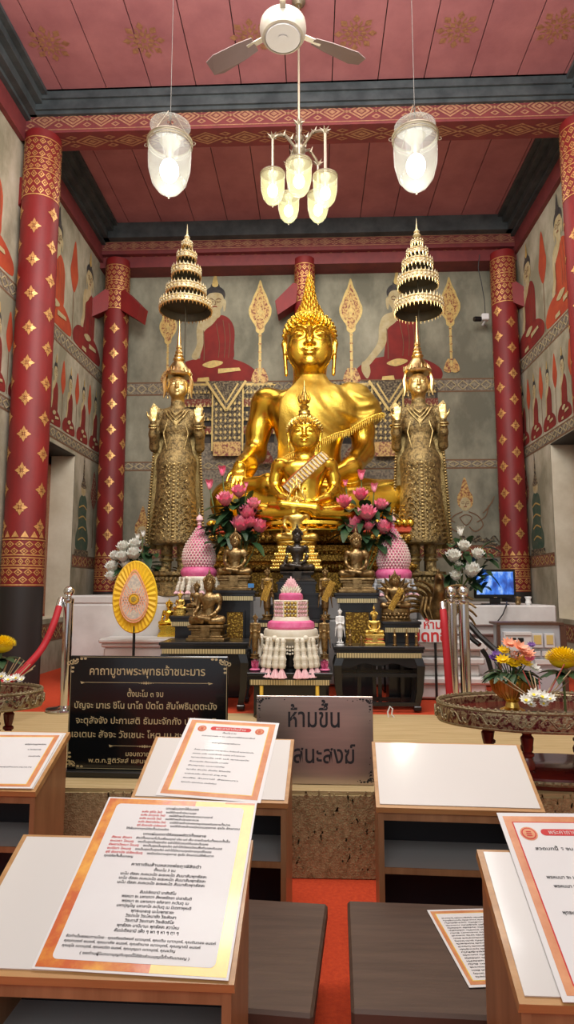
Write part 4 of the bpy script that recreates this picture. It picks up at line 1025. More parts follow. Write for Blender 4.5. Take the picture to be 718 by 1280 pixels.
def bouquet(name,label,y,blooms,buds,m,base,zb,leafbox,rb=None,nleaf=26,vasecol='brass_brown',group=None):
    """blooms: (px,py,r_px)"""
    t=thing(name,label,'flowers',(0,0,0),group=group); k=y/800; b=P(base[0],base[1],y); b.z=zb+.16
    for (px,py,r) in blooms:
        mb=MB(); c=P(px,py,y-random.uniform(.0,.10)); r=r*1.6; ld=Vector((c.x-b.x,-.5,.1)); bloom(mb,c,r*k,0,1,(ld.x*1.2,-.9,0)); mb.build('bloom',[m,'yellow_petal' if m=='white_petal' else m],t,ang=80)
    for (px,py,r) in buds:
        mb=MB(); c=P(px,py,y); bud(mb,c,r*k*1.05,0); mb.build('bud',m,t,ang=80)
    mb=MB()
    for (px,py,r) in blooms+buds:
        c=P(px,py,y+.02); mb.tube([b,b.lerp(c,.5)+Vector(((c.x-b.x)*.15,.02,0)),c-Vector((0,0,r*k*.5))],.006,5)
    mb.build('stems','stem',t)
    mb=MB(); x0,y0,x1,y1=leafbox
    for i in range(nleaf):
        p=P(random.uniform(x0,x1),random.uniform(y0,y1),y+random.uniform(.0,.12)); d=Vector((p.x-b.x+random.uniform(-.08,.08),random.uniform(-.5,.1),random.uniform(-.1,.5)))
        leafblade(mb,p,d,random.uniform(.14,.24),random.uniform(.07,.12),0,random.uniform(.2,.7))
    mb.build('leaves','leaf',t,ang=80)
    mb=MB(); mb.lathe([(.05,0),(.06,.01),(.03,.04),(.06,.09),(.07,.13),(.045,.17),(.055,.19)],20,(b.x,b.y,zb)); mb.build('vase',vasecol,t)
    return t
random.seed(11)
# ================================================================ figures (unit: lap width 1 for seated, front is -y)
def add_head(S,c,s,k=1.,ears=True,neck=1.75):
    c=np.array(c,float); q=lambda x,y,z:(c+np.array((x,y,z))*s)
    e=lambda p,r,kk=.15,**w:S.ell(q(*p),np.array(r)*s,kk*s,**w)
    cp=lambda a,b,ra,rb,kk=.1,**w:S.cap(q(*a),q(*b),ra*s,rb*s,kk*s,**w)
    cp((0,.12,-.8),(0,.14,-neck),.60,.66,.3)
    e((0,.15,.35),(1.0,1.08,.78),.2); e((0,-.08,-.15),(.92,.94,1.12),.3); e((0,-.46,-.90),(.55,.46,.42),.35)
    for sx in(-1,1): e((sx*.50,-.48,-.42),(.42,.40,.50),.35)
    for sx in(-1,1):
        e((sx*.42,-1.08,.12),(.27,.19,.17),.2,sub=True)
        pts=[(.10,-1.0,.20),(.22,-1.01,.34),(.45,-.96,.42),(.68,-.81,.35),(.80,-.67,.22)]
        for a,b in zip(pts,pts[1:]): cp((sx*a[0],a[1],a[2]),(sx*b[0],b[1],b[2]),.045,.035,.05)
        e((sx*.41,-.85,.08),(.26,.18,.15),.09)
        for u,v in(((.20,-1.02,.03),(.40,-1.07,-.03)),((.40,-1.07,-.03),(.63,-.95,.04))): cp((sx*u[0],u[1],u[2]),(sx*v[0],v[1],v[2]),.02,.02,.02,sub=True)
    cp((0,-.98,.30),(0,-1.16,-.26),.08,.10,.12); e((0,-1.17,-.31),(.12,.13,.10),.08)
    for sx in(-1,1): e((sx*.13,-1.06,-.34),(.09,.11,.08),.06)
    for sx in(-1,1): cp((0,-1.085,-.575),(sx*.15,-1.07,-.55),.05,.055,.03); cp((sx*.15,-1.07,-.55),(sx*.36,-.93,-.52),.055,.022,.05)
    e((0,-1.03,-.70),(.23,.12,.075),.06)
    for sx in(-1,1): cp((0,-1.15,-.635),(sx*.30,-1.0,-.60),.022,.016,.02,sub=True)
    e((0,-.90,-1.0),(.24,.14,.16),.25)
    if ears:
        for sx in(-1,1):
            for a,b,ra,rb in(((1.0,.15,.42),(1.10,.10,.05),.10,.10),((1.10,.10,.05),(1.04,.02,-.50),.10,.08),((1.04,.02,-.50),(.99,-.05,-1.22),.08,.085),((.96,.18,.40),(.94,.1,-.5),.12,.08)):
                cp((sx*a[0],a[1],a[2]),(sx*b[0],b[1],b[2]),ra,rb,.08)
    for z,r in((-1.18,.60),(-1.38,.63)):
        pass
def add_hand(S,w,tip_dir,up,s,spread=.25,curl=0.,thumb=1,k=.01):
    """five separate fingers from a palm; w wrist, tip_dir along the fingers, up = back of hand"""
    w=np.array(w,float); d=np.array(tip_dir,float); d/=np.linalg.norm(d); u=np.array(up,float); u-=d*(u@d); u/=np.linalg.norm(u); x=np.cross(d,u)
    g=lambda a,b,c:w+(d*a+x*b+u*c)*s
    for b in(-.30,-.1,.1,.30): S.cap(g(.1,b*.7,0),g(.95,b*1.05,0),.19*s,.16*s,.1*s)
    for i,(b,L) in enumerate(((-.36,.80),(-.12,.98),(.12,.92),(.36,.72))):
        p0=g(.95,b,0); p1=g(.95+L*.5,b*(1+spread*.6),-curl*.2); p2=g(.95+L,b*(1+spread),-curl*.62)
        S.cap(p0,p1,.125*s,.11*s,.04*s); S.cap(p1,p2,.11*s,.08*s,.03*s)
    t=thumb; S.cap(g(.25,-t*.32,0),g(.70,-t*.68,-.05),.15*s,.12*s,.08*s); S.cap(g(.70,-t*.68,-.05),g(1.15,-t*.78,-.12),.12*s,.09*s,.03*s)
def curls(name,c,s,parent,m,flame=None,dense=150,spiky=1.,hw=1.,plane=(.50,.42)):
    """cap of curls and the flame above it; c head centre, s half face width"""
    mb=MB(); c=Vector(c); R=Vector((1.05,1.14,.86)); o=Vector((0,.15,.36))
    mb2=None
    def onp(d): return Vector((d.x*R.x,d.y*R.y,d.z*R.z))+o
    # shell
    vs=[];fs=[];n=28;k=12
    for i in range(k+1):
        for j in range(n):
            a=2*PI*j/n; yy_=-math.cos(a); 
            # lower edge follows the hairline: high in front, low behind
            zl=plane[0]-plane[1]*(1-(-yy_))*1.0 if False else (plane[0] if yy_<-.6 else plane[0]-plane[1]*(yy_+.6)*1.3)
            t0=math.acos(max(-1,min(1,(zl-o.z)/R.z))); t=t0*i/k
            vs.append(c+onp(Vector((math.sin(t)*math.sin(a),math.sin(t)*yy_,math.cos(t))))*s)
    for i in range(k):
        for j in range(n): fs.append((i*n+j,(i+1)*n+j,(i+1)*n+(j+1)%n,i*n+(j+1)%n))
    mb.add(vs,fs)
    g=PI*(3-5**.5)
    for i in range(dense*2):
        z=1-(i+.5)/(dense*2)*1.9; r=math.sqrt(max(0,1-z*z)); a=i*g; d=Vector((r*math.cos(a),r*math.sin(a),z)); p=onp(d)
        zl=(plane[0] if d.y<-.6 else plane[0]-plane[1]*(d.y+.6)*1.3)
        if p.z<zl-.03: continue
        q=c+p*s; nrm=Vector((d.x/R.x,d.y/R.y,d.z/R.z)).normalized(); nrm=(nrm+Vector((0,0,.5*spiky))).normalized()
        rr=.105*s*math.sqrt(150/dense)
        mb.lathe([(rr,-.3*rr),(rr*.95,rr*.4),(rr*.55,rr*(1.0+.4*spiky)),(rr*.1,rr*(1.3+.7*spiky))],6,q,None,nrm)
    if flame=='big':
        prof=[(1.10,.50),(1.24,.41),(1.38,.33),(1.54,.27),(1.72,.22),(1.92,.175),(2.12,.135),(2.32,.095),(2.50,.055)]
        mb.lathe([(.55*s,1.05*s),(.38*s,1.25*s),(.27*s,1.5*s),(.19*s,1.85*s),(.11*s,2.3*s),(.06*s,2.7*s),(.02*s,2.9*s)],20,c+Vector((0,.12*s,0)))
        for r,(z,rad) in enumerate(prof):
            n=max(6,int(13-r*.8))
            for i in range(n):
                a=2*PI*(i+.5*(r%2))/n; p=c+Vector((rad*math.sin(a),.12-rad*math.cos(a)*.9,z))*s; t=p+Vector((math.sin(a)*.02,-math.cos(a)*.02,.38 if r<6 else .42))*s
                mb.tube([p,p.lerp(t,.5)+Vector((math.sin(a),-math.cos(a),0))*.06*s,t],[.062*s,.052*s,.006*s],6)
        mb.cone(c+Vector((0,.12,2.7))*s,c+Vector((0,.12,3.15))*s,.07*s,8)
    elif flame=='thin':
        mb.ell(c+Vector((0,.15,1.2))*s,(.5*s,.5*s,.35*s),12,8)
        mb.lathe([(.42*s,1.45*s),(.36*s,1.65*s),(.40*s,1.72*s),(.22*s,1.85*s),(.34*s,2.05*s),(.16*s,2.2*s),(.38*s,2.45*s),(.30*s,2.75*s),(.14*s,3.1*s),(.05*s,3.6*s),(.01*s,4.0*s)],10,c+Vector((0,.12*s,0)))
        for i in range(6):
            a=2*PI*i/6; p=c+Vector((.3*math.sin(a),.12-.3*math.cos(a),2.35))*s; mb.tube([p,p+Vector((.14*math.sin(a),-.14*math.cos(a),.25))*s,p+Vector((0,0,.75))*s],[.08*s,.07*s,.01*s],5)
    elif flame=='bud':
        mb.ell(c+Vector((0,.15,1.35))*s,(.55*s,.55*s,.40*s),12,8)
        mb.lathe([(.25*s,1.6*s),(.30*s,1.8*s),(.20*s,2.1*s),(.06*s,2.5*s),(.01*s,2.75*s)],10,c+Vector((0,.12*s,0)))
        for i in range(20):
            a=i*g; p=c+Vector((.52*math.sin(a),.15-.52*math.cos(a),1.25+.02*i))*s
            if i<14: mb.ell(p,.1*s,5,4)
    return mb.build(name,m,parent,ang=50)
def seated_sdf(pose='earth',hs=.122):
    S=SDF()
    S.ell((0,-.02,.10),(.40,.24,.115),.05); S.ell((0,.02,.22),(.19,.15,.16),.06)
    for sx in(-1,1):
        S.cap((sx*.14,-.02,.13),(sx*.405,-.13,.105),.12,.098,.05)
        S.cap((sx*.41,-.14,.10),(sx*.10,-.29,.085),.095,.062,.04)
    S.cap((.10,-.315,.125),(-.20,-.30,.165),.055,.05,.03); S.cap((-.20,-.30,.165),(-.31,-.26,.175),.04,.03,.02)   # upper foot
    S.ell((0,.0,.36),(.155,.115,.14),.07); S.ell((0,.0,.50),(.195,.13,.15),.07); S.ell((0,.01,.61),(.245,.12,.09),.07)
    for sx in(-1,1): S.ell((sx*.085,-.07,.565),(.10,.05,.07),.08)
    S.ell((0,-.118,.345),(.012,.01,.008),.004,sub=True)
    S.cap((0,.01,.64),(0,.005,.76),.085,.078,.05)
    # arms
    S.ell((-.235,.02,.628),(.078,.078,.075),.06); S.ell((.235,.02,.628),(.078,.078,.075),.06)
    if pose=='earth':
        S.chain([(-.252,.02,.61),(-.283,.03,.48),(-.298,.02,.37)],[.070,.063,.056],.03)
        S.chain([(-.298,.02,.37),(-.330,-.12,.285),(-.352,-.22,.255)],[.058,.052,.036],.03)
        add_hand(S,(-.352,-.215,.262),(-.0,-.42,-.60),(0,-.75,.55),.078,.2,.25,thumb=-1)
    else:
        S.chain([(-.252,.02,.61),(-.283,.03,.48),(-.282,.0,.37)],[.070,.063,.056],.03)
        S.chain([(-.282,.0,.37),(-.21,-.15,.26),(-.13,-.235,.225)],[.058,.050,.036],.03)
        add_hand(S,(-.13,-.24,.235),(1,-.22,-.06),(0,-.3,1),.075,.1,.15,thumb=1)
    S.chain([(.252,.02,.61),(.283,.03,.48),(.282,.0,.37)],[.070,.063,.056],.03)
    S.chain([(.282,.0,.37),(.21,-.15,.26),(.12,-.23,.215)],[.058,.050,.036],.03)
    add_hand(S,(.12,-.235,.215),(-1,-.20,-.04),(0,-.3,1),.075,.1,.15,thumb=-1)
    add_head(S,(0,-.005,.912+(hs-.122)*1.2),hs)
    return S
def torso_sdf():
    S=SDF(); S.ell((0,.02,.22),(.19,.15,.16),.06)
    S.ell((0,.0,.36),(.155,.115,.14),.07); S.ell((0,.0,.50),(.195,.13,.15),.07); S.ell((0,.01,.61),(.245,.12,.09),.07)
    for sx in(-1,1): S.ell((sx*.085,-.07,.565),(.10,.05,.07),.08)
    S.cap((0,.01,.64),(0,.005,.71),.085,.08,.05)
    S.ell((-.235,.02,.628),(.078,.078,.075),.06); S.ell((.235,.02,.628),(.078,.078,.075),.06)
    S.chain([(.252,.02,.61),(.287,.03,.48),(.290,.02,.42)],[.073,.068,.064],.03)
    return S
def robe_mesh(h,th=.014,fold=.0035,hem=((-.17,.30),(.06,.385),(.36,.53)),left=((-.06,.72),(-.155,.60),(-.165,.46))):
    S=torso_sdf()
    def ex(F,X,Y,Z):
        r=np.sqrt((X-.30)**2+(Z-.70)**2)
        F=F-th-.035*np.clip((X-.2)/.14,0,1)*np.clip((.68-Z)/.1,0,1)-fold*(np.sin(r*58+2.5*np.sin(X*9)+2*np.sin(Z*13))+.4*np.sin(r*131+4*X*9))*np.clip((.8-Z)*3,0,1)*np.clip((X+.17)*6,0.15,1)
        (x0,z0),(x1,z1),(x2,z2)=hem
        l1=z0+(X-x0)*(z1-z0)/(x1-x0); l2=z1+(X-x1)*(z2-z1)/(x2-x1)
        F=np.maximum(F,(np.maximum(l1,l2)-Z)*.85+.004*np.sin(X*80))
        (a0,b0),(a1,b1),(a2,b2)=left
        e1=a0+(Z-b0)*(a1-a0)/(b1-b0); e2=a1+(Z-b1)*(a2-a1)/(b2-b1)
        F=np.maximum(F,(np.where(Z>b1,e1,e2)-X)*.9)
        return F
    return sdf_mesh(S,h,ex,pad=th+.06)
_cache={}
def seated_mesh(pose,h,hs):
    k=(pose,h,hs)
    if k not in _cache: _cache[k]=sdf_mesh(seated_sdf(pose,hs),h)
    return _cache[k]
def lotus_base(mb,w,d,h,z0=0,m=None,petals=18,y0=-.02):
    """oval lotus seat: two rows of petals between rims"""
    mb.lathe([(1.0*w,z0),(1.0*w,z0+h*.14),(.86*w,z0+h*.2),(.80*w,z0+h*.46),(.80*w,z0+h*.56),(.88*w,z0+h*.84),(.94*w,z0+h*.88),(.94*w,z0+h)],40,(0,y0,0),m,sy=d/w)
    for row,(zb,zt) in enumerate(((h*.18,h*.5),(h*.86,h*.54))):
        for i in range(petals):
            a=2*PI*(i+.5*row)/petals; c=Vector((math.sin(a)*w*.86,y0-math.cos(a)*d*.86,z0+(zb+zt)/2)); mb.ell(c,(w*PI/petals*.85,w*PI/petals*.5,abs(zt-zb)*.62),8,6,m,Matrix.Rotation(a,3,'Z'))
def beads(mb,w,d,z,r,n,m=None,y0=-.02):
    for i in range(n):
        a=2*PI*i/n; mb.ell((math.sin(a)*w,y0-math.cos(a)*d,z),r,5,4,m)
def place_scale(px0,px1,y): return abs(px1-px0)/800*y
def buddha(name,label,loc,sc,pose,h,m,flame,robe=None,base=None,baseh=.22,robe_m=None,dense=150,group=None,rz=0,curl_m=None,cat='statue',spiky=1.,hs=.122,zs=1.):
    """loc: point under the lap"""
    t=thing(name,label,cat,loc,rz,group,sc)
    t.scale=(sc,sc,sc*zs); V,Q=seated_mesh(pose,h,hs); V=V.copy(); V[:,2]+=baseh
    body=raw_obj('body',V,Q,m,t)
    curls('curled_hair',(0,-.005,.912+(hs-.122)*1.2+baseh),hs,t,curl_m or m,flame,dense,spiky)
    if robe:
        V,Q=robe_mesh(h,**(robe if isinstance(robe,dict) else {})); V=V.copy(); V[:,2]+=baseh; raw_obj('robe',V,Q,robe_m or m,t)
    if base=='lotus':
        mb=MB(); lotus_base(mb,.50,.33,baseh*.78,.0); mb.lathe([(.47,baseh*.78),(.46,baseh+.01)],40,(0,-.02,0),sy=.68); mb.build('lotus_seat',m,t)
    elif base=='plinth':
        mb=MB(); mb.box((0,-.03,baseh*.10),(.52,.34,baseh*.10),bev=.012); mb.box((0,-.03,baseh*.28),(.47,.30,baseh*.08),bev=.01); mb.box((0,-.03,baseh*.50),(.40,.25,baseh*.16),bev=.01); mb.box((0,-.03,baseh*.74),(.46,.29,baseh*.08),bev=.012); mb.box((0,-.03,baseh*.91),(.49,.32,baseh*.09),bev=.015)
        mb.build('pedestal',m,t)
        mb=MB(); 
        # triangular cloth apron hanging over the front
        mb.prism([(-.13,baseh*.9),(.13,baseh*.9),(.12,baseh*.35),(0,baseh*.12),(-.12,baseh*.35)],.012,lambda u,v,w:(u,-.345-w-(.9-v/baseh)*.0,v)); mb.build('apron',m,t,smooth=False)
    return t
# ---------------- great golden statue
yB=7.15; lapw=place_scale(259,507,6.85)
c=P(384,655,6.85); zB=c.z
BX=P(388,560,yB).x
big=buddha('golden_buddha_statue','largest golden seated Buddha statue with tall flame crown, centre of the altar',(BX,yB,zB),lapw,'earth',.0062,'gold','big',robe=dict(th=.019,fold=.0085),baseh=0,robe_m='gold_robe',dense=170,zs=1.085,hs=.129,spiky=.25)
# fringe hanging from the hem of the robe
mb=MB(); rv=np.array([v.co for v in [x for x in bpy.data.objects if x.name=='robe'][0].data.vertices])
def hemz(x): return max(.30+(x+.17)*.085/.23,.385+(x-.06)*.145/.30)
x=-.165
while x<.40:
    sel=rv[(np.abs(rv[:,0]-x)<.006)&(np.abs(rv[:,2]-hemz(x))<.022)&(rv[:,1]<.03)]
    if len(sel):
        p=sel[sel[:,1].argmin()]; mb.cone((x,p[1]+.003,hemz(x)+.016),(x+.004,p[1]-.004,hemz(x)-.024),.0065,5)
        mb.ell((x,p[1]-.001,hemz(x)+.012),(.006,.005,.005),5,4)
    x+=.0095
mb.build('robe_fringe','gold_robe',big)
# ---------------- middle golden statue with the jewelled sash
y2=6.15; w2=place_scale(312,452,y2-.15); c=P(381,664,y2-.15)
mid=buddha('golden_buddha_statue','medium golden seated Buddha statue wearing a jewelled sash, in front of the largest one',(P(381,600,y2).x,y2,c.z),w2*.96,'lap',.0085,'gold','thin',baseh=.08,dense=120,hs=.148,zs=.935,base='lotus',curl_m='gold_leaf')
mb=MB(); pts=[]
for i in range(15):
    t=i/14; x=.20-.37*t; z=.70-.36*t; 
    rx=.215; yv=-.135*math.sqrt(max(.02,1-(x/.27)**2))-.035; pts.append((x,yv,z+.08))
for i in range(14):
    a,b=Vector(pts[i]),Vector(pts[i+1]); d=(b-a).normalized(); n=Vector((-d.z,0,d.x))*-.056
    mb.add([a+n,b+n,b-n,a-n],[(0,1,2,3)],0)
    for s in(-1,1): mb.tube([a+n*s,b+n*s],.0055,5,1)
    for s in(-.65,-.3,.0,.3,.65): mb.ell(a+n*s+Vector((0,-.004,0)),.012,6,4,1 if (i+int(s*2))%2 else 2)
    if i>1: 
        o=n*1.0; mb.add([a+o,b+o,b+o*1.18,a+o*1.18],[(0,1,2,3)],3)
mb.build('jewelled_sash',['lace','gold_leaf','gold_pale','red_cloth'],mid,ang=60)
# ---------------- small golden statue under a flame arch
y3=5.85; c=P(371,683,y3); w3=place_scale(345,398,y3)
sm=buddha('golden_buddha_statue','small golden seated Buddha statue under a pointed flame arch, behind the black figure',(c.x,y3,c.z),w3*1.0,'lap',.014,'gold_leaf','bud',baseh=.10,base='lotus',dense=60)
mb=MB(); R=[]
for i in range(25):
    t=-1+2*i/24; a=t*2.1; x=.40*math.sin(a)*(1 if abs(t)>.2 else 1); z=.62+.50*math.cos(a)+max(0,(.35-abs(t)))*1.1
    R.append(Vector((x,.10,z)))
mb.tube(R,.03,8)
for i in range(1,24):
    p=R[i]; o=(p-Vector((0,.1,.6))).normalized(); mb.cone(p,p+o*.11+Vector((0,0,.05)),.035,6)
mb.tube([(-.42,.10,.05),R[0]],.03,6); mb.tube([(.42,.10,.05),R[-1]],.03,6)
mb.build('flame_arch','gold_leaf',sm)
# tiered pedestal carrying it
t=thing('tiered_pedestal','stepped gold pedestal with lotus mouldings under the small arched statue','pedestal',(c.x,y3,0)); zt=c.z-.002; zb=P(371,713,y3).z
mb=MB(); H=zt-zb; ws=[.235,.215,.225,.190,.20,.165,.17]
for i,w in enumerate(ws):
    z0=zb+H*i/len(ws); mb.box((0,0,z0+H/len(ws)/2),(w,w*.7,H/len(ws)/2),bev=.008)
    n=int(w*90)
    for k in range(n): 
        x=-w+2*w*(k+.5)/n; mb.ell((x,-w*.7,z0+H/len(ws)/2),(w/n*.85,.008,H/len(ws)*.42),6,4)
mb.build('tiers','gold_leaf',t)
# ---------------- broad golden altar base under the great statue
t=thing('gilded_altar_base','wide gilded moulded base under the largest golden statue','altar base',(BX,7.0,0)); 
lv=[(1.22,1.48,1.00,.60),(1.48,1.56,1.04,.62),(1.56,1.66,.98,.54),(1.66,1.76,.96,.50),(1.76,1.86,1.02,.56)]
mb=MB()
for z0,z1,w,d in lv: mb.box((0,.0,(z0+z1)/2),(w,d,(z1-z0)/2),bev=.02)
for z,w,d,r in ((1.52,1.045,.625,.030),(1.81,1.025,.565,.034),(1.66,.985,.545,.022)):
    n=int(w*2/(r*2.1))
    for i in range(n): mb.ell((-w+2*w*(i+.5)/n,-d,z),(r*.95,r*.5,r),7,5)
    m=int(d*2/(r*2.1))
    for s in(-1,1):
        for i in range(m): mb.ell((s*w,-d+2*d*(i+.5)/m,z),(r*.5,r*.95,r),7,5)
mb.build('mouldings','gold_pattern',t)
mb=MB(); mb.box((0,0,(1.86+zB-.07)/2),(1.03,.57,(zB-.07-1.86)/2),bev=.01); mb.build('red_cushion','red_cloth',t)
mb=MB(); mb.box((0,0,zB-.035),(1.06,.58,.035),bev=.03); 
n=34
for i in range(n): mb.ell((-1.04+2.08*(i+.5)/n,-.585,zB-.035),(.030,.016,.035),7,5)
mb.build('top_slab','gold',t)
# ---------------- standing crowned statues
def standing_sdf():
    S=SDF()
    S.chain([(0,0,1.52),(0,0,1.38),(0,.0,.9),(0,.0,.42)],[.19,.242,.252,.285],.05)
    S.box((0,0,.05),(.6,.6,.30),.005,.02,sub=True)
    for sx in(-1,1):
        S.cap((sx*.10,0,.05),(sx*.10,.0,.55),.062,.085,.03); S.cap((sx*.10,-.02,.035),(sx*.12,-.16,.03),.05,.04,.03)
        for q in range(5): S.cap((sx*.105+(q-2)*.022,-.16,.03),(sx*.11+(q-2)*.026,-.215+abs(q-1)*.006,.02),.015,.012,.006)
    # skirt flaring, drawn in at the waist
    for sx in(-1,1):
        S.chain([(sx*.10,-.02,1.25),(sx*.13,-.04,.85),(sx*.20,-.05,.50),(sx*.27,-.05,.40)],[.10,.10,.055,.02],.04)
    S.ell((0,0,1.42),(.24,.165,.12),.05)
    S.ell((0,0,1.62),(.175,.125,.18),.06); S.ell((0,-.01,1.88),(.225,.14,.20),.06); S.ell((0,.01,2.04),(.24,.11,.10),.06)
    S.cap((0,.01,2.1),(0,.0,2.24),.075,.07,.04)
    for sx in(-1,1):
        S.ell((sx*.25,.01,2.04),(.075,.08,.08),.04)
        S.chain([(sx*.262,.01,2.02),(sx*.285,.03,1.80),(sx*.29,.01,1.60)],[.075,.066,.058],.03)
        S.chain([(sx*.29,.01,1.60),(sx*.29,-.12,1.74),(sx*.28,-.20,1.88)],[.058,.052,.040],.03)
        add_hand(S,(sx*.278,-.21,1.88),(-sx*.03,-.05,1),(0,1,.05),.105,.02,.05,thumb=sx,k=.006)
    add_head(S,(0,-.01,2.395),.128)
    return S
def standing(label,px,py,y,rz=0,lean=0):
    s=y/800*100*1.0; b=P(px,py,y); 
    t=thing('standing_crowned_buddha',label,'statue',b,rz,None,s); t.rotation_euler=(0,lean,rz)
    if 'st' not in _cache:
        V,Q=sdf_mesh(standing_sdf(),.0125); cz=V[Q].mean(1)
        face=(cz[:,2]>2.2)&(cz[:,2]<2.52); hand=(cz[:,2]>1.88)&(np.abs(cz[:,0])>.22)&(cz[:,1]<-.17)
        _cache['st']=(V,Q,(face|hand).astype(np.int32))
    V,Q,mi=_cache['st']; raw_obj('body',V,Q,['old_gold','gold_worn'],t,mi)
    # robe wings hanging behind the arms
    for sx in(-1,1):
        mb=MB(); vs=[];n=14
        for i in range(n+1):
            f=i/n; z=2.02-f*1.72; xo=.27+.10*f**.8 - (.05 if f>.96 else 0); xi=.16; wv=.012*math.sin(f*30)
            vs+=[(sx*xi,.06,z),(sx*(xi+xo)/2,.09,z),(sx*(xo+wv*.3),.05-.05*f,z)]
        fs=[]
        for i in range(n):
            for j in(0,1): fs.append((i*3+j,i*3+j+1,(i+1)*3+j+1,(i+1)*3+j) if sx>0 else (i*3+j,(i+1)*3+j,(i+1)*3+j+1,i*3+j+1))
        mb.add(vs,fs); mb.add([(p[0],p[1]+.02,p[2]) for p in vs],[tuple(reversed(f_)) for f_ in fs])
        for i in range(46):
            f=i/46; z=2.0-f*1.70; xo=.27+.10*f**.8; mb.ell((sx*(xo-.01),.05-.05*f-.008,z),(.022,.014,.014),6,4)
        mb.build('robe_wing','old_gold_relief',t,ang=60)
    # relief scrolls on the skirt and jewelled belts
    mb=MB()
    def scroll(cx,cz,r,dr,yb,tk=.011):
        pts=[]
        for k in range(15):
            f=k/14; a=f*4.6; rr=r*(1-.78*f); x=cx+dr*rr*math.cos(a); z=cz+rr*math.sin(a); 
            pts.append((x,yb(x,z),z))
        mb.tube(pts,[tk*(1-.5*k/14) for k in range(15)],5)
    ys=lambda x,z:-math.sqrt(max(.004,.278**2-min(x*x,.05)))-.006 if z<1.45 else -.165
    for sx in(-1,1):
        for i in range(11):
            z=1.30-i*.083; w=.13+.055*max(0,(i-4)/7); scroll(sx*w,z,.046,sx*(1 if i%2 else -1),ys); scroll(sx*(w-.045),z-.04,.026,-sx,ys,.008)
        for i in range(18):
            z=1.34-i*.052; x=sx*.052; mb.ell((x,ys(x,z),z),(.012,.012,.020),6,4)
        for i in range(8):
            z=.80-i*.058; x=sx*(.215+.008*i); mb.tube([(x-sx*.02,ys(x,z)+.01,z+.02),(x+sx*.03,-.08,z+.03),(x+sx*.055,-.06,z-.02),(x+sx*.03,-.07,z-.045)],[.014,.016,.012,.006],5)
    for i in range(22):
        z=1.33-i*.043; mb.ell((0,ys(0,z)-.004,z),(.024,.012,.017),6,4)
    for z,rx,ry,r in ((1.44,.232,.165,.020),(1.37,.235,.18,.014),(1.50,.215,.15,.013)): mb.ring((0,0,z),1,.0,3,3) if False else mb.ring((0,0,z),rx,r,36,6,sy=ry/rx)
    for i in range(9): x=-.16+.04*i; mb.ell((x,-.17-.012*(4-abs(i-4)),1.41-.012*(4-abs(i-4))),(.017,.012,.026),6,4)
    # pectoral, armlets
    for k,(w,dz) in enumerate(((.15,.16),(.11,.11),(.07,.06))):
        mb.tube([(-w,-.125,2.06),(-w*.6,-.15,2.06-dz*.6),(0,-.165,2.06-dz*1.3),(w*.6,-.15,2.06-dz*.6),(w,-.125,2.06)],.011,6)
    mb.prism([(-.03,1.90),(0,1.96),(.03,1.90),(0,1.80)],.015,lambda u,v,w:(u,-.15-w,v))
    for sx in(-1,1):
        mb.ring((sx*.29,.03,1.88),.072,.012,18,5); mb.ring((sx*.285,-.18,1.85),.045,.012,16,5,ax=(0,-.5,1)); mb.ring((sx*.287,-.17,1.82),.047,.010,16,5,ax=(0,-.5,1))
        mb.tube([(sx*.07,-.10,2.04),(sx*.155,-.145,1.75),(sx*.10,-.16,1.52)],.009,5)
        mb.ring((sx*.10,0,.16),.078,.016,18,5); mb.ring((sx*.10,0,.22),.08,.011,18,5)
        mb.prism([(sx*.22,2.09),(sx*.30,2.17),(sx*.335,2.10),(sx*.31,2.02)],.03,lambda u,v,w:(u,-.03-w,v))
    mb.build('relief_ornament','old_gold_relief',t)
    # crown: cap, rings and spire
    mb=MB(); c0=2.395
    mb.lathe([(.125,.145),(.165,.150),(.175,.175),(.160,.205),(.135,.25),(.095,.31),(.07,.345),(.055,.36),(.075,.375),(.075,.39),(.048,.41),(.06,.425),(.058,.44),(.038,.46),(.050,.475),(.046,.49),(.030,.52),(.040,.535),(.036,.55),(.024,.60),(.028,.62),(.015,.72),(.006,.86),(.001,.93)],28,(0,.015,c0))
    for i in range(22):
        a=2*PI*i/22; mb.cone((.162*math.sin(a),.015-.162*math.cos(a),c0+.18),(.150*math.sin(a),.015-.150*math.cos(a),c0+.255),.020,5)
    for sx in(-1,1): mb.tube([(sx*.15,0,c0+.16),(sx*.175,-.02,c0+.05),(sx*.165,-.03,c0-.08),(sx*.18,-.03,c0-.15)],[.02,.028,.02,.008],6)
    mb.build('crown','gold_pale',t)
    mb=MB(); mb.lathe([(.30,-.285),(.30,-.14),(.25,-.12),(.24,-.06),(.28,-.03),(.28,0.01)],36,(0,-.03,0)); beads(mb,.27,.27,-.08,.026,34,y0=-.03); mb.build('pedestal','old_gold',t)
    return t
stL=standing('standing crowned gold statue with both palms raised, left of the largest golden Buddha',218,716,6.62,math.radians(6),0)
stR=standing('standing crowned gold statue with both palms raised, right of the largest golden Buddha',529,716,6.62,math.radians(-6),0)
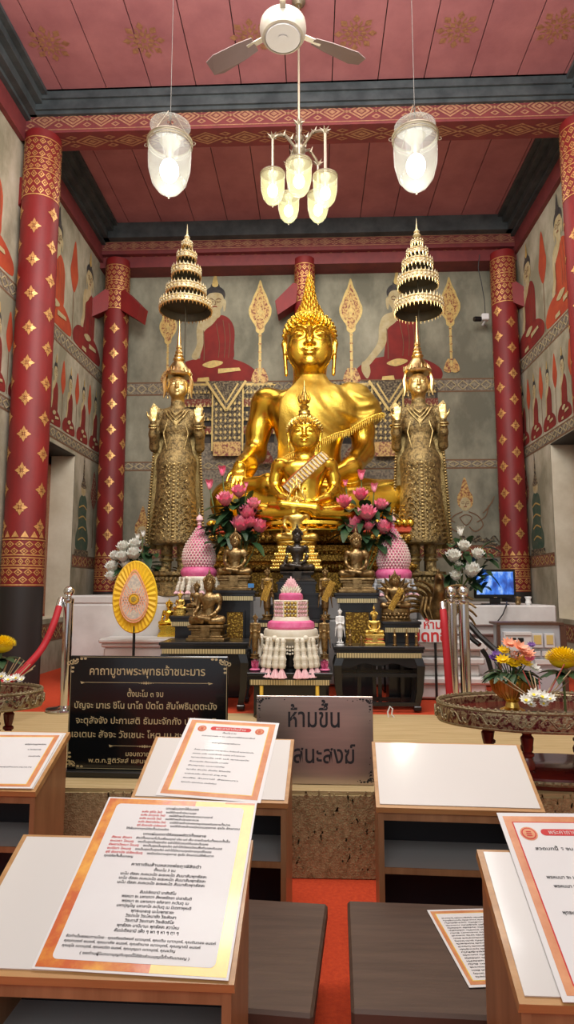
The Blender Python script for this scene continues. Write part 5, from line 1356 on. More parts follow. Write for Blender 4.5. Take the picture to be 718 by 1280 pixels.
# ---------------- tiered umbrellas
def umbrella(px,y,tiers,ytop,ybot,label,tilt=0):
    zb=1.225; t=thing('tiered_umbrella',label,'ceremonial umbrella',(P(px,400,y).x,y,0)); k=y/800
    mb=MB(); mb.cyl((0,0,zb),(0,0,P(px,ytop+14,y).z),.012,.008,8); mb.build('pole','umbrella_dark',t)
    for i,(py,r,h) in enumerate(tiers):
        z=P(px,py,y).z; R=r*k; H=h*k; mb=MB()
        mb.lathe([(R*.99,z),(R,z+H*.25),(R*.98,z+H),(R*.80,z+H*1.04),(.01,z+H*.95)],36,cap=False,m=0)
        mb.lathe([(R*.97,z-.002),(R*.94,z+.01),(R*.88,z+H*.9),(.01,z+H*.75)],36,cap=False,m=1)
        n=max(12,int(2*PI*R/.045))
        for j in range(n):
            a=2*PI*j/n; c=Vector((R*math.sin(a),-R*math.cos(a),0)); mb.cone(c*.985+Vector((0,0,z+H*.8)),c*1.01+Vector((0,0,z+H*1.35)),.016,5,0)
            mb.ell(c*1.0+Vector((0,0,z+H*.55)),(.013,.013,H*.22),6,4,0); mb.cone(c+Vector((0,0,z+.012)),c*1.0+Vector((0,0,z-.035)),.012,5,2)
        mb.ring((0,0,z+.006),R,.007,36,5,2); mb.ring((0,0,z+H*.82),R*.985,.006,36,5,2)
        mb.build('tier',['umbrella_white','umbrella_dark','gold_pale'],t,ang=50)
    z=P(px,ytop+14,y).z; mb=MB(); mb.lathe([(.02,0),(.05,.02),(.025,.05),(.035,.07),(.012,.10),(.006,.17),(.001,.24)],12,(0,0,z)); mb.build('finial','umbrella_white',t)
umbrella(232,7.0,[(389,34,10),(370,26,10),(347,19,11),(326,12.5,9),(310,6.5,7)],290,470,'tiered ceremonial umbrella above the left standing crowned statue')
umbrella(524,7.0,[(390,31,12),(358,26,11),(337,19.5,10),(321,13.5,8),(307,7.5,6)],283,470,'tiered ceremonial umbrella above the right standing crowned statue')
# ================================================================ white plinth, altar tables
def moulded(name,label,cat,x0,x1,y0,y1,levels,m,loc=None):
    """levels: (z0,z1,overhang)"""
    t=thing(name,label,cat,((x0+x1)/2,(y0+y1)/2,0)); mb=MB(); hx=(x1-x0)/2; hy=(y1-y0)/2
    for z0,z1,o in levels: mb.box((0,0,(z0+z1)/2),(hx+o,hy+o,(z1-z0)/2),bev=min(.015,(z1-z0)*.3))
    mb.build('mouldings',m,t,smooth=False); return t
xa=P(88,743,6.36).x
moulded('marble_plinth','white marble altar plinth at left with the yellow oval fan before it','plinth',xa,-1.05,6.36,7.9,[(ZP,1.15,0),(1.15,1.235,.0)],'plinth_white')
moulded('marble_plinth','long white marble plinth behind the black altar tables','plinth',-1.04,1.02,6.30,8.2,[(ZP,1.0,0),(1.0,1.22,-.01)],'plinth_white')
xr=P(699,760,6.2).x
t=moulded('marble_plinth','white marble plinth at right carrying the television','plinth',1.03,xr-.02,6.2,8.1,[(ZP,.86,-.12),(.86,.95,-.04),(.95,1.145,.0)],'plinth_white')
x0=P(137,800,6.15).x
moulded('plinth_step','lower moulded white marble step left of the black altar tables','plinth',x0,-1.27,5.98,6.30,[(ZP,.55,.0),(.55,.66,-.03),(.66,.76,.0),(.76,.80,.02),(.80,.84,.04)],'plinth_white')
x1=P(603,803,5.6).x
moulded('plinth_step','lower moulded white marble step behind the chrome posts at right','plinth',.75,x1,5.6,6.15,[(ZP,.50,.02),(.50,.56,.05),(.56,.66,-.02),(.66,.72,.02),(.72,.78,-.01),(.78,.86,.04)],'plinth_white')
def altar_table(label,px0,px1,ytop,y,zbot,depth=.42,strip=(.016,.05),legs=True,panel=None,top_over=.02,group='black lacquer altar tables with gold strips',apron=.16,rails=False):
    a=P(px0,ytop,y);b=P(px1,ytop,y); z=(a.z+b.z)/2; w=(b.x-a.x)/2; cx=(a.x+b.x)/2
    t=thing('altar_table',label,'altar table',(cx,y+depth/2,zbot),0,group); H=z-zbot
    mb=MB(); mb.box((0,0,H-.012),(w+top_over,depth/2+.01,.012),bev=.004); mb.box((0,0,H-.035),(w+top_over*.5,depth/2,.014)); mb.build('table_top','lacquer',t,smooth=False)
    mb=MB(); mb.box((0,-depth/2-.001,H-.068),(w-.005,.006,.018)); mb.build('gold_strip','gold_strip',t,smooth=False)
    mb=MB(); mb.box((0,0,H-.070),(w-.012,depth/2-.004,.024)); 
    if legs:
        # scalloped apron and curved legs
        n=20; za=H-.094
        for s in(-1,1):
            pass
        vs=[];fs=[]
        for i in range(n+1):
            u=-1+2*i/n; dz=apron*(.45+.55*abs(u)**4)*.6+.012*math.cos(u*PI*3)
            vs+=[(u*w,-depth/2+.004,za),(u*w,-depth/2+.004,za-dz),(u*w,-depth/2+.03,za),(u*w,-depth/2+.03,za-dz)]
        for i in range(n): a0=i*4; b0=a0+4; fs+=[(a0,a0+1,b0+1,b0),(a0+1,a0+3,b0+3,b0+1),(a0+3,a0+2,b0+2,b0+3)]
        mb.add(vs,fs)
        for s in(-1,1): mb.box((s*(w-.015),0,za-apron*.25),(.012,depth/2-.02,apron*.25))
    mb.build('apron','lacquer',t,smooth=False)
    if legs:
        for sx in(-1,1):
            for sy in(-1,1):
                mb=MB(); pts=[(sx*(w-.03),sy*(depth/2-.03),H-.09),(sx*(w-.012),sy*(depth/2-.02),(H)*.7),(sx*(w-.022),sy*(depth/2-.03),H*.3),(sx*(w-.045),sy*(depth/2-.045),.03)]
                prev=None
                for (x,y_,z_),h in zip(pts,(.032,.030,.025,.022)):
                    r=[(x-h,y_-h,z_),(x+h,y_-h,z_),(x+h,y_+h,z_),(x-h,y_+h,z_)]
                    if prev: mb.add(prev+r,[(0,1,5,4),(1,2,6,5),(2,3,7,6),(3,0,4,7)])
                    prev=r
                mb.box((sx*(w-.042),sy*(depth/2-.042),.018),(.03,.03,.018),bev=.006); mb.build('leg','lacquer',t,smooth=False)
    else:
        mb=MB(); mb.box((0,.01,(H-.094)/2),(w-.03,depth/2-.02,(H-.094)/2)); mb.build('cabinet_body','lacquer',t,smooth=False)
        if panel:
            mb=MB(); u0,u1,v0,v1=panel; mb.b2((u0,-depth/2+.0,v0),(u1,-depth/2+.012,v1)); o=mb.build('gold_panel','gold_pattern',t,smooth=False)
            mb=MB(); 
            for (q0,r0,q1,r1) in((u0-.015,v0-.015,u1+.015,v0),(u0-.015,v1,u1+.015,v1+.015),(u0-.015,v0,u0,v1),(u1,v0,u1+.015,v1)): mb.b2((q0,-depth/2-.008,r0),(q1,-depth/2+.012,r1))
            mb.build('panel_frame','lacquer',t,smooth=False)
    if rails:
        mb=MB()
        for z_ in(.05,H*.55): mb.box((0,-depth/2+.03,z_),(w-.03,.012,.014)); mb.box((0,depth/2-.03,z_),(w-.03,.012,.014))
        for x in(-w*.42,-w*.05,w*.08,w*.62):
            mb.box((x,depth/2-.05,H*.35),(.014,.01,H*.33)) 
        mb.build('stretcher','lacquer',t,smooth=False)
    return t,Vector((cx,y,z))
T={}
T['L2']=altar_table('low black altar table at front left, carrying the larger bronze figure',202,308,803,5.0,ZP)
T['R2']=altar_table('low black altar table at front right, carrying the small golden idol',420,528,808,5.0,ZP,rails=True,depth=.28)
T['C1']=altar_table('lowest black altar table in the centre, carrying the front pink cone offering',312,413,841,4.74,ZP,legs=False,depth=.44)
zt2=P(360,780,5.4).z
T['L1']=altar_table('tall black altar stand at left behind the front table, with a gold panel',263,317,738,5.58,ZP,legs=False,depth=.36,panel=(-.04,.10,.48,.72))
T['L1b']=altar_table('short black stand left of the tall left altar stand',214,258,770,5.56,ZP,legs=False,depth=.3)
T['R1']=altar_table('tall black altar stand at right behind the front table, with a gold panel',421,472,741,5.58,ZP,legs=False,depth=.36,panel=(-.10,.10,.46,.72))
T['R1b']=altar_table('black stand under the spiky naga figure, right of the tall right altar stand',481,524,777,5.30,ZP,legs=False,depth=.26)
# stepped centre
t=thing('stepped_altar_stand','black stepped stand in the centre with the dark bronze figure on top','altar stand',(P(371,760,5.6).x,5.75,ZP))
mb=MB(); zz=[P(371,q,y).z-ZP for q,y in((775,5.42),(757,5.5),(741,5.56),(727,5.62))]; ww=[.27,.235,.20,.165]; z0=0
for i,(z,w) in enumerate(zip(zz,ww)):
    f=5.42+i*.06-5.75; mb.b2((-w,f,z0),(w,.25,z-.02)); mb.b2((-w-.012,f-.012,z-.02),(w+.012,.26,z)); z0=z-.001
mb.build('steps','lacquer',t,smooth=False)
mb=MB(); mb.b2((-ww[0],-.337,zz[0]-.055),(ww[0],-.330,zz[0]-.025)); mb.build('gold_strip','gold_strip',t,smooth=False)
topC=ZP+zz[3]
t=thing('offering_shelf','narrow black shelf with a gold strip behind the front pink cone offering','shelf',(P(361,780,5.2).x,5.33,ZP))
z=P(361,776,5.12).z-ZP; mb=MB(); mb.box((0,0,z-.01),(.25,.08,.01)); mb.box((0,0,(z-.02)/2),(.235,.07,(z-.02)/2)); mb.build('shelf_body','lacquer',t,smooth=False)
mb=MB(); mb.box((0,-.081,z-.04),(.235,.004,.015)); mb.build('gold_strip','gold_strip',t,smooth=False)
# ================================================================ smaller seated figures
def small(label,pxc,pybase,y,wpx,pose,m,flame,baseh,base,hs=.135,h=.016,rz=0,dense=60,zs=1.,name='bronze_buddha_statue',robe=None,zfix=None,group=None):
    c=P(pxc,pybase,y); sc=wpx/800*y
    if zfix is not None: c.z=zfix
    return buddha(name,label,(c.x,y+.10,c.z),sc,pose,h,m,flame,baseh=baseh,base=base,dense=dense,hs=hs,zs=zs,rz=rz,robe=robe,group=group)
rb=dict(th=.012,fold=.003)
small('dark bronze seated Buddha, nearly black, on the top of the black stepped stand',371.5,727,5.62,44,'earth','dark_bronze','bud',.26,'plinth',zs=1.10,zfix=topC)
small('bronze seated Buddha with folded hands on the tall left stand beside the pink lotus flowers',292,738,5.60,44,'lap','bronze','bud',.38,'plinth',zs=1.10,zfix=T['L1'][1].z,robe=rb)
small('bronze seated Buddha with folded hands on the tall right stand beside the pink lotus flowers',447,741,5.60,45,'lap','bronze','bud',.36,'plinth',zs=1.12,zfix=T['R1'][1].z,robe=rb)
small('largest of the small bronze Buddhas, touching the earth, on the front left table',258,803,5.06,47,'earth','bronze','bud',.36,'plinth',zs=1.18,zfix=T['L2'][1].z,robe=rb,rz=-.1)
small('tiny bronze seated Buddha on the short stand behind the front left table',243,770,5.58,25,'lap','bronze','bud',.34,'plinth',h=.025,dense=30,zs=1.1,zfix=T['L1b'][1].z)
small('tiny golden seated Buddha on the short stand beside the yellow fan',222,771,5.62,18,'lap','gold_leaf','thin',.4,'lotus',h=.03,dense=30,zfix=T['L1b'][1].z)
zst=.84
small('golden seated Buddha with gilded tiers on the white step beside the yellow fan',208,794,6.2,26,'earth','gold','bud',.55,'plinth',h=.028,dense=30,zfix=zst,rz=.2)
small('small golden idol with green body panels and red-gold tiers on the front right table',470,808,5.05,24,'lap','gold_leaf','thin',.55,'plinth',h=.026,dense=30,zfix=T['R2'][1].z,name='golden_idol',hs=.15)
# red and green enamel bands on that idol
o=[x for x in bpy.data.objects if x.name=='golden_idol'][0]
mb=MB(); 
for z,w in((.12,.50),(.30,.46)): mb.box((0,-.03,z),(w,w*.66,.022))
mb.build('red_band','red_cloth',o,smooth=False)
mb=MB(); mb.ell((0,-.10,.63),(.40,.22,.045),14,6); mb.build('green_band','jade',o)
# seated naga figure
t=small('bronze figure with a crown of spiky naga heads and gold cloth on the right stand',497,777,5.31,38,'lap','bronze','bud',.40,'lotus',zfix=T['R1b'][1].z,name='naga_buddha_statue',h=.018)
mb=MB()
for i in range(9):
    a=(i-4)*.30; b=Vector((math.sin(a)*.16,.12,.95)); e=Vector((math.sin(a)*.62,.02,.80+.75*math.cos(a)))
    mb.tube([b,b.lerp(e,.5)+Vector((0,.05,.02)),e],[.10,.085,.012],7)
mb.ell((0,.16,.9),(.26,.08,.42),12,8)
mb.build('naga_hood','brass_brown',t)
mb=MB(); 
for k in range(3): mb.ring((0,0,.10+k*.11),.40-.02*k,.055,26,8,sy=.7)
mb.build('naga_coils','brass_brown',t)
def cloth_wrap(mb,a,b,w,m=0):
    a=Vector(a);b=Vector(b); d=b-a; s=Vector((-d.z,0,d.x)).normalized()*w; n=7; vs=[];fs=[]
    for i in range(n+1):
        for j in range(4):
            u=(j/3-.5)*2; vs.append(a+d*i/n+s*u+Vector((0,-.02+.02*abs(u)+.012*math.sin(i*2.1+j),0)))
    for i in range(n):
        for j in range(3): fs.append((i*4+j,i*4+j+1,(i+1)*4+j+1,(i+1)*4+j))
    mb.add(vs,fs,m)
mb=MB(); cloth_wrap(mb,(.16,-.40,1.05),(-.22,-.46,.38),.10); mb.build('gold_cloth','gold_pattern',t)
# ================================================================ small standing figures
def standfig_sdf():
    S=SDF()
    for sx in(-1,1): S.cap((sx*.06,0,.04),(sx*.06,0,.5),.04,.06,.03)
    S.chain([(0,0,1.0),(0,0,.75),(0,0,.30)],[.12,.15,.13],.05); S.ell((0,0,1.18),(.15,.10,.2),.05); S.ell((0,0,1.34),(.17,.08,.08),.05)
    for sx in(-1,1):
        S.chain([(sx*.18,0,1.34),(sx*.21,.01,1.12),(sx*.19,-.04,.95)],[.055,.048,.042],.02); S.chain([(sx*.19,-.04,.95),(sx*.05,-.13,1.02)],[.042,.035],.02)
        S.chain([(sx*.15,.03,1.1),(sx*.22,.05,.7),(sx*.27,.05,.28)],[.05,.04,.02],.04)
        S.cap((sx*.06,-.03,.03),(sx*.08,-.12,.025),.035,.025,.02)
    add_head(S,(0,-.01,1.60),.088); return S
def standfig(name,label,px,pyb,pyt,y,m,zfix=None,glass=None,group=None):
    if 'sf' not in _cache: _cache['sf']=sdf_mesh(standfig_sdf(),.022)
    c=P(px,pyb,y); 
    if zfix is not None: c.z=zfix
    H=P(px,pyt,y).z-c.z; t=thing(name,label,'figurine',c,0,group,H/2.1)
    V,Q=_cache['sf']; V=V.copy(); V[:,2]+=.18; raw_obj('body',V,Q,m,t)
    curls('curled_hair',(0,-.01,1.78),.088,t,m,'bud',30)
    mb=MB(); mb.lathe([(.22,0),(.22,.05),(.16,.08),(.16,.12),(.20,.15),(.19,.19)],18); mb.build('base',m,t)
    return t
def glass_lotus(label,px,pyb,r,y,z):
    x=P(px,pyb,y).x; t=thing('glass_lotus',label,'candle holder',(x,y,z),0,'pink glass lotus candle holders'); mb=MB()
    for (n,ti,L,ph) in((8,.75,1.25,0),(8,.45,1.35,.4),(6,.2,1.3,0)):
        for i in range(n): petal(mb,(0,0,r*.12),2*PI*i/n+ph,ti,r*L,r*.95,0,curl=.6,cup=.3)
    mb.lathe([(r*.6,0),(r*.75,r*.15),(r*.5,r*.3),(.01,r*.3)],16); mb.build('petals','pink_glass',t,ang=70)
    return t
zC1=T['C1'][1].z
for px,side in((319,'left'),(406,'right')):
    yq=4.86; k=yq/800; glass_lotus('pink glass lotus at the %s end of the lowest central altar table'%side,px,838,9.5*k,yq,zC1)
    h=zC1+15*k
    t=standfig('standing_monk_figurine','small standing bronze figure on the pink glass lotus, %s of the front cone offering'%side,px,824,764,yq,'bronze',zfix=h)
standfig('white_figurine','white porcelain standing figure on the front right altar table',425.5,806,758,5.08,'white_stone',zfix=T['R2'][1].z)
zr=T['R2'][1].z
for i,(px,pyt,lb) in enumerate(((438,786,'thin bronze standing figurine just right of the white porcelain figure'),(452,794,'thin bronze standing figurine left of the small golden idol'),(494,786,'thin bronze standing figurine just right of the small golden idol'),(509,786,'thin bronze standing figurine second to the right of the small golden idol'),(521,788,'thin bronze standing figurine at the right end of the front right altar table'))):
    t=thing('standing_figurine',lb,'figurine',(P(px,806,5.03).x,5.03,zr),0,'thin bronze figurines on the front right altar table'); H=P(px,pyt,5.03).z-zr
    mb=MB(); mb.lathe([(.018,0),(.018,H*.08),(.011,H*.12),(.013,H*.3),(.010,H*.5),(.015,H*.62),(.006,H*.70),(.010,H*.78),(.007,H*.85),(.002,H)],12); mb.build('body','bronze',t)
# gold-cloth wrapped standing figures on the stepped stand
for px,side,s in((334,'left',-1),(407,'right',1)):
    yq=5.32; zb=P(px,775,yq).z
    t=standfig('robed_figurine','bronze standing figure wrapped in gold cloth, %s of the dark bronze statue'%side,px,776,706,yq,'bronze',zfix=P(361,776,5.12).z)
    mb=MB(); cloth_wrap(mb,(.10 if s<0 else .30,-.18,1.45),(-.12 if s<0 else -.05,-.24,.72),.13); 
    for k in range(3): mb.tube([(-.12,-.16,1.3+k*.08),(0,-.20,1.26+k*.08),(.14,-.16,1.32+k*.08)],.03,6)
    mb.build('gold_cloth','gold_pattern',t)
# bronze birds (carved, with curling plumes)
def rooster(label,px,pyb,y,hpx,z=None,fl=1):
    c=P(px,pyb,y); c.z=z if z is not None else c.z; H=hpx/800*y; t=thing('bronze_bird_statue',label,'statue',c,0,None,H)
    S=SDF(); S.ell((0,0,.38),(.17,.20,.22),.08); S.chain([(0,-.10,.48),(0,-.20,.68),(0,-.20,.82)],[.12,.07,.06],.05); S.ell((0,-.24,.86),(.065,.09,.07),.03); S.cap((0,-.30,.86),(0,-.38,.83),.03,.008,.02)
    for s in(-1,1): S.cap((s*.08,0,.25),(s*.08,-.02,.03),.035,.03,.02); S.ell((s*.15,.04,.40),(.05,.18,.14),.03)
    V,Q=sdf_mesh(S,.02); raw_obj('body',V,Q,'brass_brown',t)
    mb=MB()
    for i in range(13):
        a=(i-6)*.23; pts=[]
        for k in range(9):
            f=k/8; r=.18+.38*f; bend=a+(.5*f*f*(1 if a>0 else -1)); pts.append((math.sin(bend)*r*(1.0),.16-.05*f-(.10*f*f),.36+math.cos(bend)*r*.95))
        mb.tube(pts,[.035*(1-.75*k/8)+.006 for k in range(9)],6)
    for i in range(8):
        a=(i-3.5)*.3; pts=[(math.sin(a)*.1,.02,.50),(math.sin(a)*.24,-.10,.58),(math.sin(a)*.30,-.13,.40),(math.sin(a)*.22,-.16,.26)]; mb.tube(pts,[.03,.03,.022,.006],6)
    mb.build('plumes','brass_brown',t)
    mb=MB(); 
    for k in range(4): mb.cone((0,-.20+k*.03,.90),(0,-.23+k*.05,1.0),.02,5)
    mb.build('comb','brass_brown',t)
    mb=MB(); mb.lathe([(.22,-.0),(.22,.03),(.16,.05)],20); mb.build('base','brass_brown',t)
    return t
zs=.86
rooster('bronze bird with curling plumes on the white step at right, beside the naga figure',548,803,5.75,86,z=zs)
rooster('bronze bird with curling plumes behind the golden figures at left, by the yellow fan',226,748,6.7,42,z=1.235)
# ================================================================ cone offerings
def phum(label,px,pyt,pyb,y,kind,zfix=None,wpx=40,garland='cream'):
    c=P(px,pyb,y); 
    if zfix is not None: c.z=zfix
    k=y/800; H=P(px,pyt,y).z-c.z; t=thing('cone_offering',label,'offering',c,0,'pink and cream cone offerings'); R=wpx/2*k
    Z=lambda f:H*f
    if kind=='tall':
        # pedestal, pink ring, beaded onion body, finial
        mb=MB(); mb.lathe([(R*.85,0),(R*.9,Z(.03)),(R*.7,Z(.08)),(R*.7,Z(.14)),(R*1.05,Z(.19)),(R*1.1,Z(.23)),(R*1.0,Z(.26))],32,m=0); mb.build('cream_foot','cream',t)
        mb=MB(); mb.lathe([(R*1.0,Z(.255)),(R*1.10,Z(.29)),(R*1.08,Z(.33)),(R*.95,Z(.36))],32); mb.build('pink_ring','pink',t)
        prof=[(.86,.36),(1.0,.42),(1.03,.48),(.96,.55),(.82,.62),(.62,.68),(.42,.74),(.26,.79),(.14,.83),(.08,.845)]
        mb=MB(); mb.lathe([(R*a*.93,Z(b)) for a,b in prof],32,m=0)
        def rad(f):
            for (a,b),(a2,b2) in zip(prof,prof[1:]):
                if b<=f<=b2: return a+(a2-a)*(f-b)/(b2-b)
            return .1
        rows=15
        for r in range(rows):
            f=.375+(.83-.375)*r/rows; rr=R*rad(f); n=max(8,int(26*rad(f)+4))
            for i in range(n):
                a=2*PI*(i+.5*(r%2))/n; q=(rr*.955*math.sin(a),-rr*.955*math.cos(a),Z(f)); sz=R*.082*(.55+.45*rad(f))
                mb.ell(q,(sz,sz,sz*1.0),6,4,1)
                a2=a+PI/n; mb.ell((rr*.985*math.sin(a2),-rr*.985*math.cos(a2),Z(f+.012)),sz*.62,5,4,2)
        mb.build('beaded_body',['pink','pink_light','cream'],t)
        mb=MB(); mb.lathe([(R*.10,Z(.84)),(R*.16,Z(.86)),(R*.08,Z(.875)),(R*.22,Z(.905)),(R*.20,Z(.935)),(R*.06,Z(.965))],16,m=0); mb.lathe([(R*.05,Z(.96)),(R*.07,Z(.975)),(.001,Z(1.05))],8,m=1); mb.build('finial',['pink_light','steel'],t)
    else:
        mb=MB(); mb.lathe([(R*.60,0),(R*.60,Z(.02)),(R*.50,Z(.04)),(R*.50,Z(.2))],28,cap=False); mb.build('dark_stem','lacquer',t); mb=MB(); mb.lathe([(R*.5,Z(.2)),(R*.75,Z(.25)),(R*.9,Z(.30)),(R*1.0,Z(.335)),(R*1.02,Z(.40)),(R*.97,Z(.43))],32); mb.build('cream_foot','cream',t)
        mb=MB(); mb.lathe([(R*.84,Z(.43)),(R*.90,Z(.455)),(R*.86,Z(.50)),(R*.74,Z(.52))],32); mb.build('pink_ring','pink',t)
        mb=MB(); mb.lathe([(R*.72,Z(.515)),(R*.66,Z(.56)),(R*.56,Z(.565))],28); mb.build('cream_collar','cream',t)
        mb=MB(); z0,z1=Z(.555),Z(.73); w=R*.74
        mb.lathe([(w*.74,z0),(w*.74,z1)],8,m=0)
        for f_ in range(8):
            a0=2*PI*f_/8; d=Vector((math.sin(a0),-math.cos(a0),0)); s=Vector((d.y,-d.x,0)); mi=1 if f_%2==0 else 2
            for r in range(4):
                for q in range(4):
                    p=d*w*.80+s*((q-1.5)*w*.17)+Vector((0,0,z0+(r+.5)*(z1-z0)/4)); mb.ell(p,(w*.085,w*.085,w*.085),6,4,mi)
                    if q<3 and r<3: mb.ell(p+s*w*.085+d*.003+Vector((0,0,(z1-z0)/8)),w*.035,5,3,3)
            for s2 in(-1,1): mb.tube([d*w*.80+s*s2*w*.34+Vector((0,0,z0)),d*w*.80+s*s2*w*.34+Vector((0,0,z1))],w*.035,5,3)
        for z in(z0,z1): mb.ring((0,0,z),w*.84,w*.04,24,5,3)
        mb.build('lattice_drum',['cream','gold_leaf','pink_light','cream'],t)
        mb=MB(); mb.lathe([(R*.42,Z(.73)),(R*.46,Z(.755)),(R*.44,Z(.80)),(R*.36,Z(.815))],24); mb.build('pink_collar','pink',t)
        mb=MB(); 
        for r in range(7):
            f=.82+.02*r; rr=R*(.38-.045*r); n=max(6,14-r)
            for i in range(n): a=2*PI*(i+.5*(r%2))/n; mb.cone((rr*math.sin(a)*.8,-rr*math.cos(a)*.8,Z(f)-.002),(rr*math.sin(a)*1.1,-rr*math.cos(a)*1.1,Z(f+.035)),R*.07,5,1 if r<3 else 0)
        mb.lathe([(R*.33,Z(.81)),(R*.18,Z(.90)),(R*.06,Z(.96)),(.001,Z(1.0))],16,m=0); mb.build('petal_cone',['pink_light','cream'],t)
    # garlands of threaded flowers with tassels
    zg=Z(.24) if kind=='tall' else Z(.345); Rg=R*1.06
    mb=MB(); mb.ring((0,0,zg),Rg,R*.05,30,6,0)
    NG=6
    for i in range(NG):
        a0=2*PI*(i+.5)/NG; a1=a0+2*PI/NG
        for d in(.30,.42,.54):
            for q in range(13):
                f=q/12; a=a0+(a1-a0)*f; z=zg-math.sin(PI*f)*R*d; mb.ell((Rg*1.02*math.sin(a),-Rg*1.02*math.cos(a),z),R*.045,5,3,0)
        mb.ell((Rg*1.05*math.sin(a0),-Rg*1.05*math.cos(a0),zg),R*.11,8,6,0)
    mb.build('bead_swags',garland,t)
    for i in range(NG):
        for off in((-.30,-.11,.11,.30) if kind!='tall' else (-.2,.2)):
            a=2*PI*(i+.5)/NG+off; mb=MB(); x,yq=Rg*1.04*math.sin(a),-Rg*1.04*math.cos(a); L=R*1.15 if kind!='tall' else R*.8
            for q in range(9):
                z=zg-L*.8*q/9-R*.1; mb.ell((x*(1+.018*q),yq*(1+.018*q),z),R*(.085+.008*q+.025*(q%3==0)),6,4,0)
            for j in range(5):
                b=2*PI*j/5; mb.cone((x*1.20+R*.07*math.cos(b)*1.5,yq*1.20+R*.07*math.sin(b)*1.5,zg-L*1.18),(x*1.16,yq*1.16,zg-L*.80),R*.10,6,1)
            mb.build('tassel',[garland,'pink_light'],t)
    return t
phum('front cone offering with a latticed drum and flower tassels on the lowest central table',364,720,836,4.97,'drum',zfix=T['C1'][1].z,wpx=66)
phum('beaded pink cone offering in front of the left standing crowned statue',248,640,752,6.05,'tall',zfix=1.20,wpx=41)
phum('beaded pink cone offering in front of the right standing crowned statue, behind the naga figure',493,641,755,6.02,'tall',zfix=1.18,wpx=41,garland='grey_stone')
t=thing('offering_block','low grey block under the right beaded cone offering','block',(P(493,750,6.05).x,6.05,ZP)); mb=MB(); mb.box((0,0,.4),(.12,.13,.4),bev=.01); mb.build('block','lacquer',t,smooth=False)
t=thing('offering_block','low dark block under the left beaded cone offering','block',(P(248,750,6.05).x,6.05,ZP)); mb=MB(); mb.box((0,0,.41),(.16,.16,.41),bev=.01); mb.build('block','lacquer',t,smooth=False)
# ================================================================ candles
for px,s in((327,'left'),(397,'right')):
    t=thing('candle','yellow candle standing before the central altar table, on the %s'%s,'candle',(P(px,870,4.75).x,4.75,ZP),0,'yellow candles before the central altar table'); h=P(px,857,4.75).z-ZP
    mb=MB(); mb.lathe([(.045,0),(.05,.01),(.02,.03),(.012,.05),(.012,h-.10),(.022,h-.09)],16); mb.build('holder','brass_brown',t)
    mb=MB(); mb.lathe([(.014,h-.09),(.014,h)],14); mb.build('wax','candle_yellow',t); mb=MB(); mb.lathe([(.002,h),(.006,h+.008),(.001,h+.022)],8); mb.build('flame','flame_white',t)
# folded white cord on the front right table legs
t=thing('looped_string','looped white cord hanging before the front right altar table','cord',P(490,895,4.8)); mb=MB(); 
c=P(489,893,4.8); t.location=(0,0,0); mb.tube([P(486,897,4.8),P(485,890,4.8),P(488,883,4.8),P(491,886,4.8),P(490,893,4.8),P(493,897,4.8)],.006,6); 
mb.build('cord','plastic_white',t)
# ================================================================ oval fan
yq=5.6; c=P(169,746,yq); k=yq/800; t=thing('ceremonial_fan','yellow pleated oval ceremonial fan on a black pole before the left plinth','fan',(c.x,yq,ZP)); zc=c.z-ZP; a,b=27*k,43.5*k
mb=MB(); n=72; vs=[(0,-.022,zc)];fs=[]
for r,f in enumerate((.45,.75,1.0)):
    for i in range(n):
        an=2*PI*i/n; vs.append((a*f*math.sin(an)*(1-.06*math.cos(an)),-.022+.012*f+(.005*(-1)**i)*f,zc+b*f*math.cos(an)))
for i in range(n):
    j=(i+1)%n; fs.append((0,1+j,1+i))
    for r in(0,1): fs.append((1+r*n+i,1+r*n+j,1+(r+1)*n+j,1+(r+1)*n+i))
mb.add(vs,fs); mb.add([(v[0],.012,v[2]) for v in vs[1+2*n:1+3*n]],[tuple(range(n))]); 
for i in range(n):
    an=2*PI*i/n
mb.ring((0,0,0),1,.0,3,3) if False else None
mb.build('pleated_cloth','yellow_cloth',t,ang=25)
mb=MB(); mb.tube([(a*1.0*math.sin(q)*(1-.06*math.cos(q)),0,zc+b*math.cos(q)) for q in [2*PI*i/60 for i in range(61)]],.012,6); mb.build('rim','yellow_cloth',t)
def drop(mb,s,yv,m,zo=0):
    pts=[]
    for i in range(32):
        q=2*PI*i/32; x=math.sin(q)*(1-.25*max(0,math.cos(q))); z=math.cos(q)*(1 if math.cos(q)<0 else 1.15+.25*max(0,math.cos(q))**6)
        pts.append((x*a*.56*s,yv,zc-.03+zo+z*b*.52*s))
    mb.add(pts,[tuple(reversed(range(32)))],m)
mb=MB(); drop(mb,1.22,-.034,4); drop(mb,1.15,-.0345,1); drop(mb,1.10,-.035,2); drop(mb,1.02,-.036,0)
for i in range(-4,5):
    for s in(-1,1):
        p=Vector((i*a*.12,-.0375,zc-.03)); d=Vector((s*.5,0,1)).normalized()*b*.46*(1-abs(i)*.18); q=Vector((-d.z,0,d.x)).normalized()*.0035; mb.add([p-d+q,p+d+q,p+d-q,p-d-q],[(0,1,2,3)],2)
mb.lathe([(a*.26,0),(a*.26,.004),(a*.19,.006)],24,(0,-.034,zc-.02),3,(0,-1,0)); mb.lathe([(a*.15,.004),(a*.13,.010)],20,(0,-.034,zc-.02),1,(0,-1,0))
for i in range(30):
    q=2*PI*i/30; mb.ell((math.sin(q)*a*.22,-.037,zc-.02+math.cos(q)*a*.22),.007,5,4,1)
mb.build('embroidery',['lace','gold_leaf','orange_petal','yellow_cloth','orange_petal'],t,smooth=False)
mb=MB(); mb.cyl((0,0.0,.03),(0,0,zc-b+.05),.012,n=10); mb.lathe([(.13,0),(.13,.015),(.03,.03)],24); mb.build('pole','black_metal',t)
